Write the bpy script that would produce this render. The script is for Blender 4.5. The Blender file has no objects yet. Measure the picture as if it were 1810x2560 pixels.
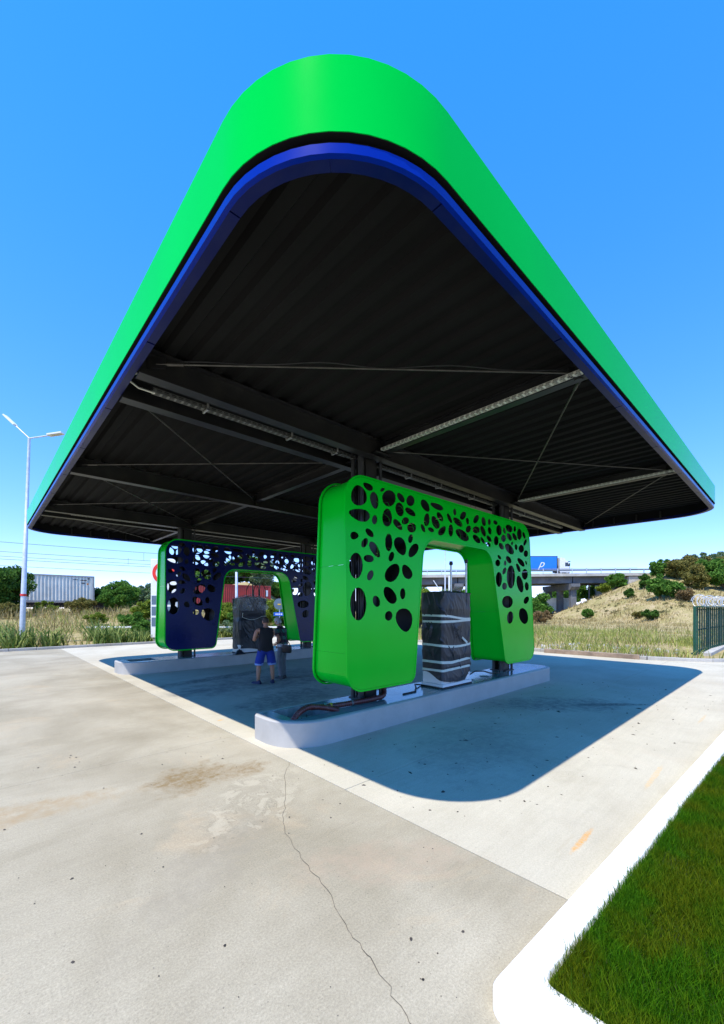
import bpy, bmesh, math, random
import numpy as np
from mathutils import Vector, Matrix, noise as mnoise
from math import radians as R, sin, cos, pi

scene = bpy.context.scene
COL = scene.collection

# ---------------------------------------------------------------- camera
# world: +x runs along the pump islands, +y from the front island to the rear one
CAM_H = 1.95
FX, FY = 0.6825, 0.7309            # horizontal view direction
cam_d = bpy.data.cameras.new('camera')
cam_d.sensor_fit = 'HORIZONTAL'
cam_d.sensor_width = 36.0
cam_d.lens = 36.0 * 1028.09 / 1810.0
cam_d.shift_y = (1520 - 1280) / 1810.0
cam_d.clip_start = 0.05
cam_d.clip_end = 8000
cam = bpy.data.objects.new('camera', cam_d)
cam.location = (0, 0, CAM_H)
cam.rotation_euler = (R(90), 0, math.atan2(FY, FX) - R(90))
COL.objects.link(cam)
scene.camera = cam

# ---------------------------------------------------------------- sky and sun
LIGHT = Vector((2.12, 0.52, -4.65)).normalized()      # direction the sunlight travels
TO_SUN = -LIGHT
world = bpy.data.worlds.new('World')
scene.world = world
world.use_nodes = True
wn, wl = world.node_tree.nodes, world.node_tree.links
wn.clear()
sky = wn.new('ShaderNodeTexSky')
sky.sky_type = 'NISHITA'
sky.sun_disc = False
sky.sun_elevation = math.asin(TO_SUN.z)
sky.sun_rotation = math.atan2(TO_SUN.x, TO_SUN.y)
sky.altitude = 0
sky.air_density = 0.8
sky.dust_density = 0.0
sky.ozone_density = 5.0
hsv = wn.new('ShaderNodeHueSaturation')
hsv.inputs['Saturation'].default_value = 1.313
hsv.inputs['Value'].default_value = 1.55
gam = wn.new('ShaderNodeGamma')
gam.inputs['Gamma'].default_value = 0.66
tint = wn.new('ShaderNodeMix'); tint.data_type = 'RGBA'; tint.blend_type = 'MULTIPLY'; tint.inputs['Factor'].default_value = 1.0
tint.inputs['B'].default_value = (0.93, 0.90, 1.24, 1)
bg = wn.new('ShaderNodeBackground')
bg.inputs['Strength'].default_value = 0.15
wo = wn.new('ShaderNodeOutputWorld')
wl.new(sky.outputs[0], hsv.inputs['Color'])
wl.new(hsv.outputs[0], gam.inputs['Color'])
wl.new(gam.outputs[0], tint.inputs['A'])
wl.new(tint.outputs['Result'], bg.inputs['Color'])
wl.new(bg.outputs[0], wo.inputs['Surface'])

sun_d = bpy.data.lights.new('sun', 'SUN')
sun_d.energy = 2.45
sun_d.angle = R(0.5)
sun_d.color = (1.0, 0.945, 0.855)
sun = bpy.data.objects.new('sun', sun_d)
sun.rotation_euler = LIGHT.to_track_quat('-Z', 'Y').to_euler()
sun.location = (-20, -5, 40)
COL.objects.link(sun)

scene.view_settings.view_transform = 'Standard'
scene.view_settings.look = 'None'
scene.view_settings.gamma = 1.0
scene.view_settings.exposure = 1.33
scene.view_settings.use_curve_mapping = False
scene.render.engine = 'CYCLES'
scene.cycles.max_bounces = 6
scene.cycles.diffuse_bounces = 3
scene.cycles.use_denoising = True

rng = random.Random(7)
nrng = np.random.default_rng(11)


def W(X, Y):
    """metres right of / ahead of where the photographer stood -> world x, y"""
    return (X * FY + Y * FX, -X * FX + Y * FY)


# ---------------------------------------------------------------- object helpers
def tag(o, label=None, cat=None, group=None, kind=None):
    if label: o['label'] = label
    if cat: o['category'] = cat
    if group: o['group'] = group
    if kind: o['kind'] = kind
    return o


def link(o, parent=None):
    COL.objects.link(o)
    if parent is not None:
        o.parent = parent
    return o


def empty(name, loc=(0, 0, 0), rz=0.0, **kw):
    o = bpy.data.objects.new(name, None)
    o.location = loc
    o.rotation_euler = (0, 0, rz)
    o.empty_display_size = 0.2
    link(o)
    return tag(o, **kw)


class MB:
    """collects vertices and faces for one mesh"""
    def __init__(s):
        s.v, s.f = [], []

    def add(s, vs, fs):
        n = len(s.v)
        s.v += [tuple(p) for p in vs]
        s.f += [tuple(i + n for i in f) for f in fs]
        return s

    def box(s, x0, x1, y0, y1, z0, z1, M=None):
        vs = [(x, y, z) for z in (z0, z1) for y in (y0, y1) for x in (x0, x1)]
        if M is not None:
            vs = [M @ Vector(p) for p in vs]
        return s.add(vs, [(0, 2, 3, 1), (4, 5, 7, 6), (0, 1, 5, 4), (2, 6, 7, 3), (0, 4, 6, 2), (1, 3, 7, 5)])

    def cbox(s, x0, x1, y0, y1, z0, z1, c=0.01, M=None):
        """box with chamfered edges"""
        bm = bmesh.new()
        bmesh.ops.create_cube(bm, size=1)
        for v in bm.verts:
            v.co = ((x0 + x1) / 2 + v.co.x * (x1 - x0), (y0 + y1) / 2 + v.co.y * (y1 - y0), (z0 + z1) / 2 + v.co.z * (z1 - z0))
        bmesh.ops.bevel(bm, geom=bm.edges[:], offset=c, segments=2, affect='EDGES', profile=0.6)
        bm.verts.index_update()
        vs = [v.co.copy() for v in bm.verts]
        if M is not None:
            vs = [M @ p for p in vs]
        fs = [[v.index for v in f.verts] for f in bm.faces]
        bm.free()
        return s.add(vs, fs)

    def tube(s, pts, r, n=8, caps=True):
        pts = [Vector(p) for p in pts]
        rs = r if isinstance(r, (list, tuple)) else [r] * len(pts)
        vs, fs = [], []
        up = None
        for i, p in enumerate(pts):
            d = (pts[min(i + 1, len(pts) - 1)] - pts[max(i - 1, 0)])
            if d.length < 1e-9: d = Vector((0, 0, 1))
            d.normalize()
            if up is None:
                up = Vector((0, 0, 1)) if abs(d.z) < 0.9 else Vector((1, 0, 0))
            a = d.cross(up)
            if a.length < 1e-6: a = d.orthogonal()
            a.normalize()
            b = a.cross(d).normalized()
            up = b
            for k in range(n):
                t = 2 * pi * k / n
                vs.append(p + a * (cos(t) * rs[i]) + b * (sin(t) * rs[i]))
        for i in range(len(pts) - 1):
            for k in range(n):
                k2 = (k + 1) % n
                fs.append((i * n + k, i * n + k2, (i + 1) * n + k2, (i + 1) * n + k))
        if caps:
            fs.append(tuple(reversed(range(n))))
            fs.append(tuple((len(pts) - 1) * n + k for k in range(n)))
        return s.add(vs, fs)

    def prism(s, prof, p0, p1, u=None, w=None):
        """extrude a closed 2D profile (u,w axes) from p0 to p1"""
        p0, p1 = Vector(p0), Vector(p1)
        d = (p1 - p0).normalized()
        w = Vector(w) if w is not None else Vector((0, 0, 1))
        u = Vector(u) if u is not None else w.cross(d).normalized()
        n = len(prof)
        vs = [p0 + u * a + w * b for a, b in prof] + [p1 + u * a + w * b for a, b in prof]
        fs = [(i, (i + 1) % n, n + (i + 1) % n, n + i) for i in range(n)]
        fs += [tuple(reversed(range(n))), tuple(range(n, 2 * n))]
        return s.add(vs, fs)

    def build(s, name, mat, parent=None, smooth=False, fix=True):
        me = bpy.data.meshes.new(name)
        me.from_pydata([tuple(p) for p in s.v], [], s.f)
        me.update()
        if fix:
            bm = bmesh.new(); bm.from_mesh(me)
            bmesh.ops.recalc_face_normals(bm, faces=bm.faces[:])
            bm.to_mesh(me); bm.free()
        if smooth:
            smooth_mesh(me, 40 if smooth is True else smooth)
        if mat: me.materials.append(mat)
        o = bpy.data.objects.new(name, me)
        return link(o, parent)


def smooth_mesh(me, ang=40):
    me.polygons.foreach_set('use_smooth', [True] * len(me.polygons))
    bm = bmesh.new(); bm.from_mesh(me)
    lim = R(ang)
    for e in bm.edges:
        if len(e.link_faces) == 2 and e.calc_face_angle(0) > lim:
            e.smooth = False
    bm.to_mesh(me); bm.free()


def np_mesh(name, verts, faces, mat, parent=None):
    """fast mesh from numpy arrays; faces (n,k)"""
    me = bpy.data.meshes.new(name)
    k = faces.shape[1]
    me.vertices.add(len(verts)); me.vertices.foreach_set('co', np.ascontiguousarray(verts, dtype=np.float32).ravel())
    me.loops.add(faces.size); me.loops.foreach_set('vertex_index', np.ascontiguousarray(faces, dtype=np.int32).ravel())
    me.polygons.add(len(faces)); me.polygons.foreach_set('loop_start', np.arange(0, faces.size, k, dtype=np.int32))
    me.update(calc_edges=True)
    if mat: me.materials.append(mat)
    o = bpy.data.objects.new(name, me)
    return link(o, parent)


def copy_tree(o, parent=None):
    c = o.copy(); COL.objects.link(c); c.parent = parent
    for ch in [x for x in o.children]:
        copy_tree(ch, c)
    return c


def text_mesh(txt, size, mat, parent=None, name='lettering', shear=0.0, extrude=0.004, M=None):
    cu = bpy.data.curves.new('t', 'FONT')
    cu.body = txt; cu.size = size; cu.shear = shear; cu.extrude = extrude
    cu.align_x = 'CENTER'; cu.align_y = 'CENTER'
    t = bpy.data.objects.new('t', cu)
    COL.objects.link(t)
    dg = bpy.context.evaluated_depsgraph_get()
    me = bpy.data.meshes.new_from_object(t.evaluated_get(dg))
    bpy.data.objects.remove(t)
    if M is not None: me.transform(M)
    me.materials.clear(); me.materials.append(mat)
    me.name = name
    o = bpy.data.objects.new(name, me)
    return link(o, parent)


# ---------------------------------------------------------------- materials
def new_mat(name):
    m = bpy.data.materials.new(name)
    m.use_nodes = True
    nt = m.node_tree
    return m, nt.nodes, nt.links, nt.nodes['Principled BSDF']


def paint(name, col, rough=0.4, metal=0.0, var=0.12, scale=3.0, bump=0.0, bscale=40.0, coat=0.0, spec=0.5, dirt=None, dirt_amt=0.0, dscale=2.0, island=0.0):
    """plain surface with uneven tone, roughness and optional dirt"""
    m, n, l, b = new_mat(name)
    tc = n.new('ShaderNodeTexCoord')
    nz = n.new('ShaderNodeTexNoise'); nz.inputs['Scale'].default_value = scale; nz.inputs['Detail'].default_value = 5
    l.new(tc.outputs['Object'], nz.inputs['Vector'])
    rp = n.new('ShaderNodeMapRange'); rp.inputs['From Min'].default_value = 0.3; rp.inputs['From Max'].default_value = 0.7
    rp.inputs['To Min'].default_value = 1 - var; rp.inputs['To Max'].default_value = 1 + var
    l.new(nz.outputs['Fac'], rp.inputs['Value'])
    mx = n.new('ShaderNodeMix'); mx.data_type = 'RGBA'; mx.blend_type = 'MULTIPLY'; mx.inputs['Factor'].default_value = 1
    mx.inputs['A'].default_value = (*col, 1)
    cb = n.new('ShaderNodeCombineColor')
    fac = rp.outputs[0]
    if island:
        ge = n.new('ShaderNodeNewGeometry')
        r2 = n.new('ShaderNodeMapRange'); r2.inputs['To Min'].default_value = 1 - island; r2.inputs['To Max'].default_value = 1 + island
        l.new(ge.outputs['Random Per Island'], r2.inputs['Value'])
        mu = n.new('ShaderNodeMath'); mu.operation = 'MULTIPLY'
        l.new(fac, mu.inputs[0]); l.new(r2.outputs[0], mu.inputs[1]); fac = mu.outputs[0]
    for i in range(3): l.new(fac, cb.inputs[i])
    l.new(cb.outputs[0], mx.inputs['B'])
    out = mx.outputs['Result']
    if dirt:
        n2 = n.new('ShaderNodeTexNoise'); n2.inputs['Scale'].default_value = dscale; n2.inputs['Detail'].default_value = 8; n2.inputs['Roughness'].default_value = 0.65
        l.new(tc.outputs['Object'], n2.inputs['Vector'])
        r3 = n.new('ShaderNodeMapRange'); r3.inputs['From Min'].default_value = 0.48; r3.inputs['From Max'].default_value = 0.72
        r3.inputs['To Max'].default_value = dirt_amt
        l.new(n2.outputs['Fac'], r3.inputs['Value'])
        m2 = n.new('ShaderNodeMix'); m2.data_type = 'RGBA'; m2.inputs['B'].default_value = (*dirt, 1)
        l.new(r3.outputs[0], m2.inputs['Factor']); l.new(out, m2.inputs['A'])
        out = m2.outputs['Result']
    l.new(out, b.inputs['Base Color'])
    rr = n.new('ShaderNodeMapRange'); rr.inputs['To Min'].default_value = max(0.02, rough - 0.08); rr.inputs['To Max'].default_value = min(1, rough + 0.08)
    l.new(nz.outputs['Fac'], rr.inputs['Value'])
    l.new(rr.outputs[0], b.inputs['Roughness'])
    b.inputs['Metallic'].default_value = metal
    b.inputs['Specular IOR Level'].default_value = spec
    if coat:
        b.inputs['Coat Weight'].default_value = coat; b.inputs['Coat Roughness'].default_value = 0.08
    if bump:
        n3 = n.new('ShaderNodeTexNoise'); n3.inputs['Scale'].default_value = bscale; n3.inputs['Detail'].default_value = 4
        l.new(tc.outputs['Object'], n3.inputs['Vector'])
        bp = n.new('ShaderNodeBump'); bp.inputs['Strength'].default_value = 1.0; bp.inputs['Distance'].default_value = bump
        l.new(n3.outputs['Fac'], bp.inputs['Height']); l.new(bp.outputs[0], b.inputs['Normal'])
    return m


def foliage(name, c1, c2, trans=0.35, patch=None):
    m, n, l, b = new_mat(name)
    ge = n.new('ShaderNodeNewGeometry')
    cr = n.new('ShaderNodeValToRGB')
    cr.color_ramp.elements[0].color = (*c1, 1); cr.color_ramp.elements[1].color = (*c2, 1)
    l.new(ge.outputs['Random Per Island'], cr.inputs[0])
    colr = cr.outputs[0]
    if patch:
        cr2 = n.new('ShaderNodeValToRGB')
        cr2.color_ramp.elements[0].color = (*patch[0], 1); cr2.color_ramp.elements[1].color = (*patch[1], 1)
        l.new(ge.outputs['Random Per Island'], cr2.inputs[0])
        nz = n.new('ShaderNodeTexNoise'); nz.inputs['Scale'].default_value = patch[2]; nz.inputs['Detail'].default_value = 5
        l.new(ge.outputs['Position'], nz.inputs['Vector'])
        r_ = n.new('ShaderNodeMapRange'); r_.inputs['From Min'].default_value = 0.42; r_.inputs['From Max'].default_value = 0.58
        l.new(nz.outputs['Fac'], r_.inputs['Value'])
        mx = n.new('ShaderNodeMix'); mx.data_type = 'RGBA'
        l.new(r_.outputs[0], mx.inputs['Factor']); l.new(colr, mx.inputs['A']); l.new(cr2.outputs[0], mx.inputs['B'])
        colr = mx.outputs['Result']
    l.new(colr, b.inputs['Base Color'])
    b.inputs['Roughness'].default_value = 0.7
    b.inputs['Specular IOR Level'].default_value = 0.12
    tr = n.new('ShaderNodeBsdfTranslucent'); l.new(colr, tr.inputs['Color'])
    ms = n.new('ShaderNodeMixShader'); ms.inputs[0].default_value = trans
    l.new(b.outputs[0], ms.inputs[1]); l.new(tr.outputs[0], ms.inputs[2])
    l.new(ms.outputs[0], n['Material Output'].inputs['Surface'])
    return m


def concrete(name, c_lo, c_hi, stains=(), rough_amt=1.0, warm=(0.34, 0.25, 0.15), blotch=None):
    """cast concrete: cloudy tone, brushed streaks, pores, fine grit and stains of a given place and shape"""
    m, n, l, b = new_mat(name)
    ge = n.new('ShaderNodeNewGeometry')
    pos = ge.outputs['Position']

    def nz(scale, det=6, rough=0.6, vec=None, dist=0.0):
        t = n.new('ShaderNodeTexNoise'); t.inputs['Scale'].default_value = scale; t.inputs['Detail'].default_value = det
        t.inputs['Roughness'].default_value = rough; t.inputs['Distortion'].default_value = dist
        l.new(vec or pos, t.inputs['Vector']); return t.outputs['Fac']

    def mr(v, a, c, d=0.0, e=1.0):
        t = n.new('ShaderNodeMapRange'); t.inputs['From Min'].default_value = a; t.inputs['From Max'].default_value = c
        t.inputs['To Min'].default_value = d; t.inputs['To Max'].default_value = e; l.new(v, t.inputs['Value']); return t.outputs[0]

    def mixc(f, a, c, mode='MIX'):
        t = n.new('ShaderNodeMix'); t.data_type = 'RGBA'; t.blend_type = mode
        if isinstance(f, float): t.inputs['Factor'].default_value = f
        else: l.new(f, t.inputs['Factor'])
        for k, x in (('A', a), ('B', c)):
            if isinstance(x, tuple): t.inputs[k].default_value = (*x, 1)
            else: l.new(x, t.inputs[k])
        return t.outputs['Result']

    def math2(op, a, c):
        t = n.new('ShaderNodeMath'); t.operation = op
        for k, x in ((0, a), (1, c)):
            if isinstance(x, (int, float)): t.inputs[k].default_value = x
            else: l.new(x, t.inputs[k])
        return t.outputs[0]

    col = mixc(mr(nz(0.55, 8, 0.62, dist=0.4), 0.36, 0.64), c_lo, c_hi)
    # brushed finish: long faint streaks along x
    mp = n.new('ShaderNodeMapping'); mp.inputs['Scale'].default_value = (0.5, 9, 1); mp.inputs['Rotation'].default_value = (0, 0, 0.25)
    l.new(pos, mp.inputs['Vector'])
    st = mr(nz(2.2, 5, 0.7, mp.outputs[0]), 0.35, 0.7, 0.955, 1.03)
    cc = n.new('ShaderNodeCombineColor')
    for i in range(3): l.new(st, cc.inputs[i])
    col = mixc(1.0, col, cc.outputs[0], 'MULTIPLY')
    # warm dusty clouds and grey damp clouds
    col = mixc(mr(nz(0.9, 7, 0.7, dist=0.8), 0.55, 0.78, 0, 0.55 * rough_amt), col, tuple(x * 1.55 for x in warm))
    col = mixc(mr(nz(1.7, 8, 0.75, dist=1.2), 0.56, 0.76, 0, 0.30), col, tuple(x * 0.62 for x in c_lo))
    # grit
    g = mr(nz(75, 6, 0.85), 0.33, 0.67, 1 - 0.30 * rough_amt, 1 + 0.22 * rough_amt)
    cc2 = n.new('ShaderNodeCombineColor')
    for i in range(3): l.new(g, cc2.inputs[i])
    col = mixc(1.0, col, cc2.outputs[0], 'MULTIPLY')
    # dark pores
    vo = n.new('ShaderNodeTexVoronoi'); vo.inputs['Scale'].default_value = 26; vo.inputs['Randomness'].default_value = 1
    l.new(pos, vo.inputs['Vector'])
    sel = mr(nz(9, 2), 0.5, 0.62)
    pore = math2('MULTIPLY', mr(vo.outputs['Distance'], 0.05, 0.12, 1, 0), sel)
    vo2 = n.new('ShaderNodeTexVoronoi'); vo2.inputs['Scale'].default_value = 62; l.new(pos, vo2.inputs['Vector'])
    pore2 = math2('MULTIPLY', mr(vo2.outputs['Distance'], 0.10, 0.22, 1, 0), mr(nz(6, 3), 0.46, 0.60))
    col = mixc(math2('MULTIPLY', pore2, 0.42 * rough_amt), col, (0.15, 0.13, 0.105))
    col = mixc(math2('MULTIPLY', pore, 0.75 * rough_amt), col, (0.08, 0.07, 0.055))
    sx = n.new('ShaderNodeSeparateXYZ'); l.new(pos, sx.inputs[0])
    for (x, y, rx, ry, ang, c, amt, ragged, scl) in stains:
        dx = math2('SUBTRACT', sx.outputs[0], x); dy = math2('SUBTRACT', sx.outputs[1], y)
        ca, sa = cos(ang), sin(ang)
        u = math2('DIVIDE', math2('ADD', math2('MULTIPLY', dx, ca), math2('MULTIPLY', dy, sa)), rx)
        v = math2('DIVIDE', math2('SUBTRACT', math2('MULTIPLY', dy, ca), math2('MULTIPLY', dx, sa)), ry)
        d = math2('ADD', math2('MULTIPLY', u, u), math2('MULTIPLY', v, v))
        d = math2('ADD', d, math2('MULTIPLY', math2('SUBTRACT', nz(scl, 7, 0.75), 0.5), ragged))
        f = math2('MULTIPLY', mr(d, 0.2, 1.0, amt, 0), mr(nz(scl * 2.7, 6, 0.75), 0.36, 0.6, 0.15, 1.0))
        col = mixc(f, col, c)
    if blotch:
        # dried water marks: pale islands with a dark tide line
        x, y, rx, ry, ang = blotch
        dx = math2('SUBTRACT', sx.outputs[0], x); dy = math2('SUBTRACT', sx.outputs[1], y)
        ca, sa = cos(ang), sin(ang)
        u = math2('DIVIDE', math2('ADD', math2('MULTIPLY', dx, ca), math2('MULTIPLY', dy, sa)), rx)
        v = math2('DIVIDE', math2('SUBTRACT', math2('MULTIPLY', dy, ca), math2('MULTIPLY', dx, sa)), ry)
        reg = mr(math2('ADD', math2('ADD', math2('MULTIPLY', u, u), math2('MULTIPLY', v, v)), math2('MULTIPLY', math2('SUBTRACT', nz(2.0, 5), 0.5), 3.0)), 0.3, 1.0, 1, 0)
        w_ = nz(4.6, 4, 0.62, dist=0.6)
        col = mixc(math2('MULTIPLY', reg, mr(w_, 0.40, 0.52, 0.30, 0.0)), col, tuple(q * 0.66 for q in c_lo))
        col = mixc(math2('MULTIPLY', reg, mr(w_, 0.525, 0.60, 0.0, 0.32)), col, tuple(q * 1.12 for q in c_hi))
        tide = math2('MULTIPLY', mr(w_, 0.505, 0.522, 0, 1), mr(w_, 0.524, 0.545, 1, 0))
        col = mixc(math2('MULTIPLY', math2('MULTIPLY', reg, tide), 0.40), col, tuple(q * 0.5 for q in c_lo))
    l.new(col, b.inputs['Base Color'])
    b.inputs['Roughness'].default_value = 0.85
    b.inputs['Specular IOR Level'].default_value = 0.3
    h = math2('ADD', math2('MULTIPLY', nz(170, 3, 0.7), 0.6 * rough_amt), math2('SUBTRACT', nz(12, 5), math2('MULTIPLY', pore, 1.2)))
    bp = n.new('ShaderNodeBump'); bp.inputs['Strength'].default_value = 0.6; bp.inputs['Distance'].default_value = 0.004
    l.new(h, bp.inputs['Height']); l.new(bp.outputs[0], b.inputs['Normal'])
    return m


M = {}
M['green'] = paint('green gloss paint', (0.0, 0.64, 0.022), 0.2, var=0.05, scale=1.2, bump=0.0010, bscale=1.8, spec=0.18)
M['fascia'] = paint('green fascia film', (0.0, 0.60, 0.055), 0.16, var=0.03, scale=1.0, bump=0.0004, bscale=1.5, spec=0.03)
M['band'] = paint('blue band paint', (0.001, 0.019, 0.30), 0.2, var=0.06, scale=2, spec=0.15)
M['rim'] = paint('navy soffit paint', (0.001, 0.006, 0.085), 0.35, spec=0.2, var=0.12, scale=2.5, dirt=(0.05, 0.055, 0.08), dirt_amt=0.2, dscale=1.6)
M['navy'] = paint('navy panel paint', (0.002, 0.008, 0.085), 0.28, spec=0.3, var=0.1, scale=1.5, bump=0.0008, bscale=2.5)
M['black'] = paint('black sheet', (0.0125, 0.0122, 0.012), 0.75, var=0.2, scale=0.6, spec=0.06)
M['steel_dark'] = paint('black painted steel', (0.012, 0.012, 0.013), 0.42, var=0.3, scale=2, spec=0.5, dirt=(0.06, 0.055, 0.045), dirt_amt=0.35, dscale=3)
M['rod'] = paint('dull steel rod', (0.10, 0.095, 0.085), 0.45, metal=0.7, var=0.3, scale=6)
M['zinc'] = paint('galvanised steel', (0.62, 0.62, 0.58), 0.42, metal=0.75, var=0.2, scale=14)
M['zinc_pole'] = paint('galvanised pole', (0.62, 0.64, 0.68), 0.45, metal=0.35, var=0.12, scale=5)
M['tray'] = paint('galvanised tray', (0.66, 0.66, 0.58), 0.5, metal=0.2, var=0.15, scale=9)
M['zinc_dull'] = paint('dull zinc', (0.22, 0.22, 0.20), 0.45, metal=0.4, var=0.2, scale=9)
M['pvc'] = paint('grey pipe', (0.035, 0.037, 0.04), 0.4)
M['cable'] = paint('black cable', (0.012, 0.012, 0.013), 0.5)
M['hose'] = paint('brown conduit', (0.085, 0.016, 0.014), 0.4, var=0.25, scale=12, dirt=(0.2, 0.15, 0.12), dirt_amt=0.3, dscale=9)
M['white'] = paint('white paint', (0.78, 0.78, 0.77), 0.45, var=0.05)
M['white_kerb'] = paint('white kerb paint', (0.88, 0.88, 0.87), 0.6, var=0.03, scale=6, bump=0.0012, bscale=60)
M['isl_side'] = paint('pale grey masonry paint', (0.43, 0.415, 0.385), 0.5, var=0.06, scale=3, bump=0.002, bscale=18, dirt=(0.25, 0.24, 0.23), dirt_amt=0.25, dscale=2.2)
M['isl_top'] = paint('teal grey floor paint', (0.10, 0.20, 0.20), 0.16, var=0.2, scale=2.0, bump=0.0015, bscale=9, dirt=(0.30, 0.34, 0.34), dirt_amt=0.6, dscale=2.6)
M['pit'] = paint('raw concrete pit', (0.24, 0.24, 0.23), 0.85, var=0.3, scale=6, bump=0.004, bscale=30)
M['rubber'] = paint('black rubber', (0.012, 0.012, 0.012), 0.6)
M['tape'] = paint('packing tape', (0.62, 0.68, 0.60), 0.35, var=0.08, scale=8)
M['wrap'] = paint('black plastic wrap', (0.024, 0.025, 0.030), 0.42, var=0.3, scale=5, bump=0.0012, bscale=30, spec=0.5)
M['clearwrap'] = None
M['red_mark'] = paint('red print', (0.75, 0.03, 0.015), 0.5)
M['ink'] = paint('dark print', (0.02, 0.02, 0.03), 0.5)
M['skin'] = paint('skin', (0.42, 0.19, 0.11), 0.5, var=0.12, scale=9)
M['wood'] = paint('weathered timber', (0.30, 0.22, 0.16), 0.8, var=0.35, scale=3, bump=0.003, bscale=14)
# ================================================================ SETTING
def sstep(a, b, x):
    t = min(1.0, max(0.0, (x - a) / (b - a)))
    return t * t * (3 - 2 * t)


def lin(a, b, x):
    return min(1.0, max(0.0, (x - a) / (b - a)))


def terrain_z(x, y):
    X = x * FY - y * FX; Y = x * FX + y * FY
    z = -0.03
    # railway formation behind the rear kerb
    rise = sstep(26.0, 42.5, y) * (1 - sstep(56.0, 66.0, y))
    z += 1.32 * rise * sstep(-90, -60, x) * (1 - sstep(62, 74, x))
    # road embankment rising to the flyover on the right
    Xe = X * min(1.0, 79.0 / max(1.0, Y))
    h = min(lin(35.5, 57.5, Xe), lin(46.0, 78.0, Y), lin(190, 150, Y))
    if h > 0: z = max(z, h * (9.25 + 0.028 * max(0.0, X - 57)))
    # and its twin on the far side
    h = min(lin(-13.0, -22.0, X), lin(-44.0, -24.0, X), lin(60.0, 80.0, Y), lin(130, 108, Y))
    if h > 0: z = max(z, h * 7.0)
    if z > 0.1:
        z += 0.22 * mnoise.noise(Vector((x * 0.35, y * 0.35, 0))) * min(1, z)
    return z


def dry_ground(name):
    m, n, l, b = new_mat(name)
    ge = n.new('ShaderNodeNewGeometry')
    def nz(s, d=7, r=0.65):
        t = n.new('ShaderNodeTexNoise'); t.inputs['Scale'].default_value = s; t.inputs['Detail'].default_value = d; t.inputs['Roughness'].default_value = r
        l.new(ge.outputs['Position'], t.inputs['Vector']); return t.outputs['Fac']
    c1 = n.new('ShaderNodeValToRGB')
    e = c1.color_ramp.elements
    e[0].position = 0.30; e[0].color = (0.13, 0.15, 0.035, 1)
    e[1].position = 0.72; e[1].color = (0.50, 0.38, 0.25, 1)
    x = e.new(0.42); x.color = (0.26, 0.23, 0.08, 1)
    x = e.new(0.55); x.color = (0.40, 0.32, 0.15, 1)
    a_ = n.new('ShaderNodeMath'); a_.operation = 'MULTIPLY_ADD'; a_.inputs[1].default_value = 0.45; l.new(nz(1.6), a_.inputs[0])
    b2 = n.new('ShaderNodeMath'); b2.operation = 'MULTIPLY'; b2.inputs[1].default_value = 0.62; l.new(nz(0.33), b2.inputs[0])
    l.new(b2.outputs[0], a_.inputs[2]); l.new(a_.outputs[0], c1.inputs[0])
    r = n.new('ShaderNodeMapRange'); r.inputs['From Min'].default_value = 0.3; r.inputs['From Max'].default_value = 0.7
    r.inputs['To Min'].default_value = 0.6; r.inputs['To Max'].default_value = 1.25
    l.new(nz(4.5), r.inputs['Value'])
    cc = n.new('ShaderNodeCombineColor')
    for i in range(3): l.new(r.outputs[0], cc.inputs[i])
    mx = n.new('ShaderNodeMix'); mx.data_type = 'RGBA'; mx.blend_type = 'MULTIPLY'; mx.inputs['Factor'].default_value = 1
    l.new(c1.outputs[0], mx.inputs['A']); l.new(cc.outputs[0], mx.inputs['B'])
    l.new(mx.outputs['Result'], b.inputs['Base Color'])
    b.inputs['Roughness'].default_value = 0.95; b.inputs['Specular IOR Level'].default_value = 0.1
    bp = n.new('ShaderNodeBump'); bp.inputs['Distance'].default_value = 0.12
    l.new(nz(2.5), bp.inputs['Height']); l.new(bp.outputs[0], b.inputs['Normal'])
    return m


M['ground'] = dry_ground('dry grassland')

# ground reaching the horizon, with the embankments in it
xs = np.unique(np.concatenate([[-4000, -1500, -600, -250, -120], np.arange(-80, 190, 2.0), [200, 260, 420, 900, 2000, 4000]]))
ys = np.unique(np.concatenate([[-1500, -500, -160, -80], np.arange(-60, 170, 2.0), [180, 240, 400, 900, 2000, 4000]]))
gv = [(x, y, terrain_z(x, y)) for y in ys for x in xs]
nx_ = len(xs)
gf = [(j * nx_ + i, j * nx_ + i + 1, (j + 1) * nx_ + i + 1, (j + 1) * nx_ + i) for j in range(len(ys) - 1) for i in range(nx_ - 1)]
mb = MB(); mb.add(gv, gf)
terrain = mb.build('terrain', M['ground'], fix=False, smooth=80)
tag(terrain, kind='structure')

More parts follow.
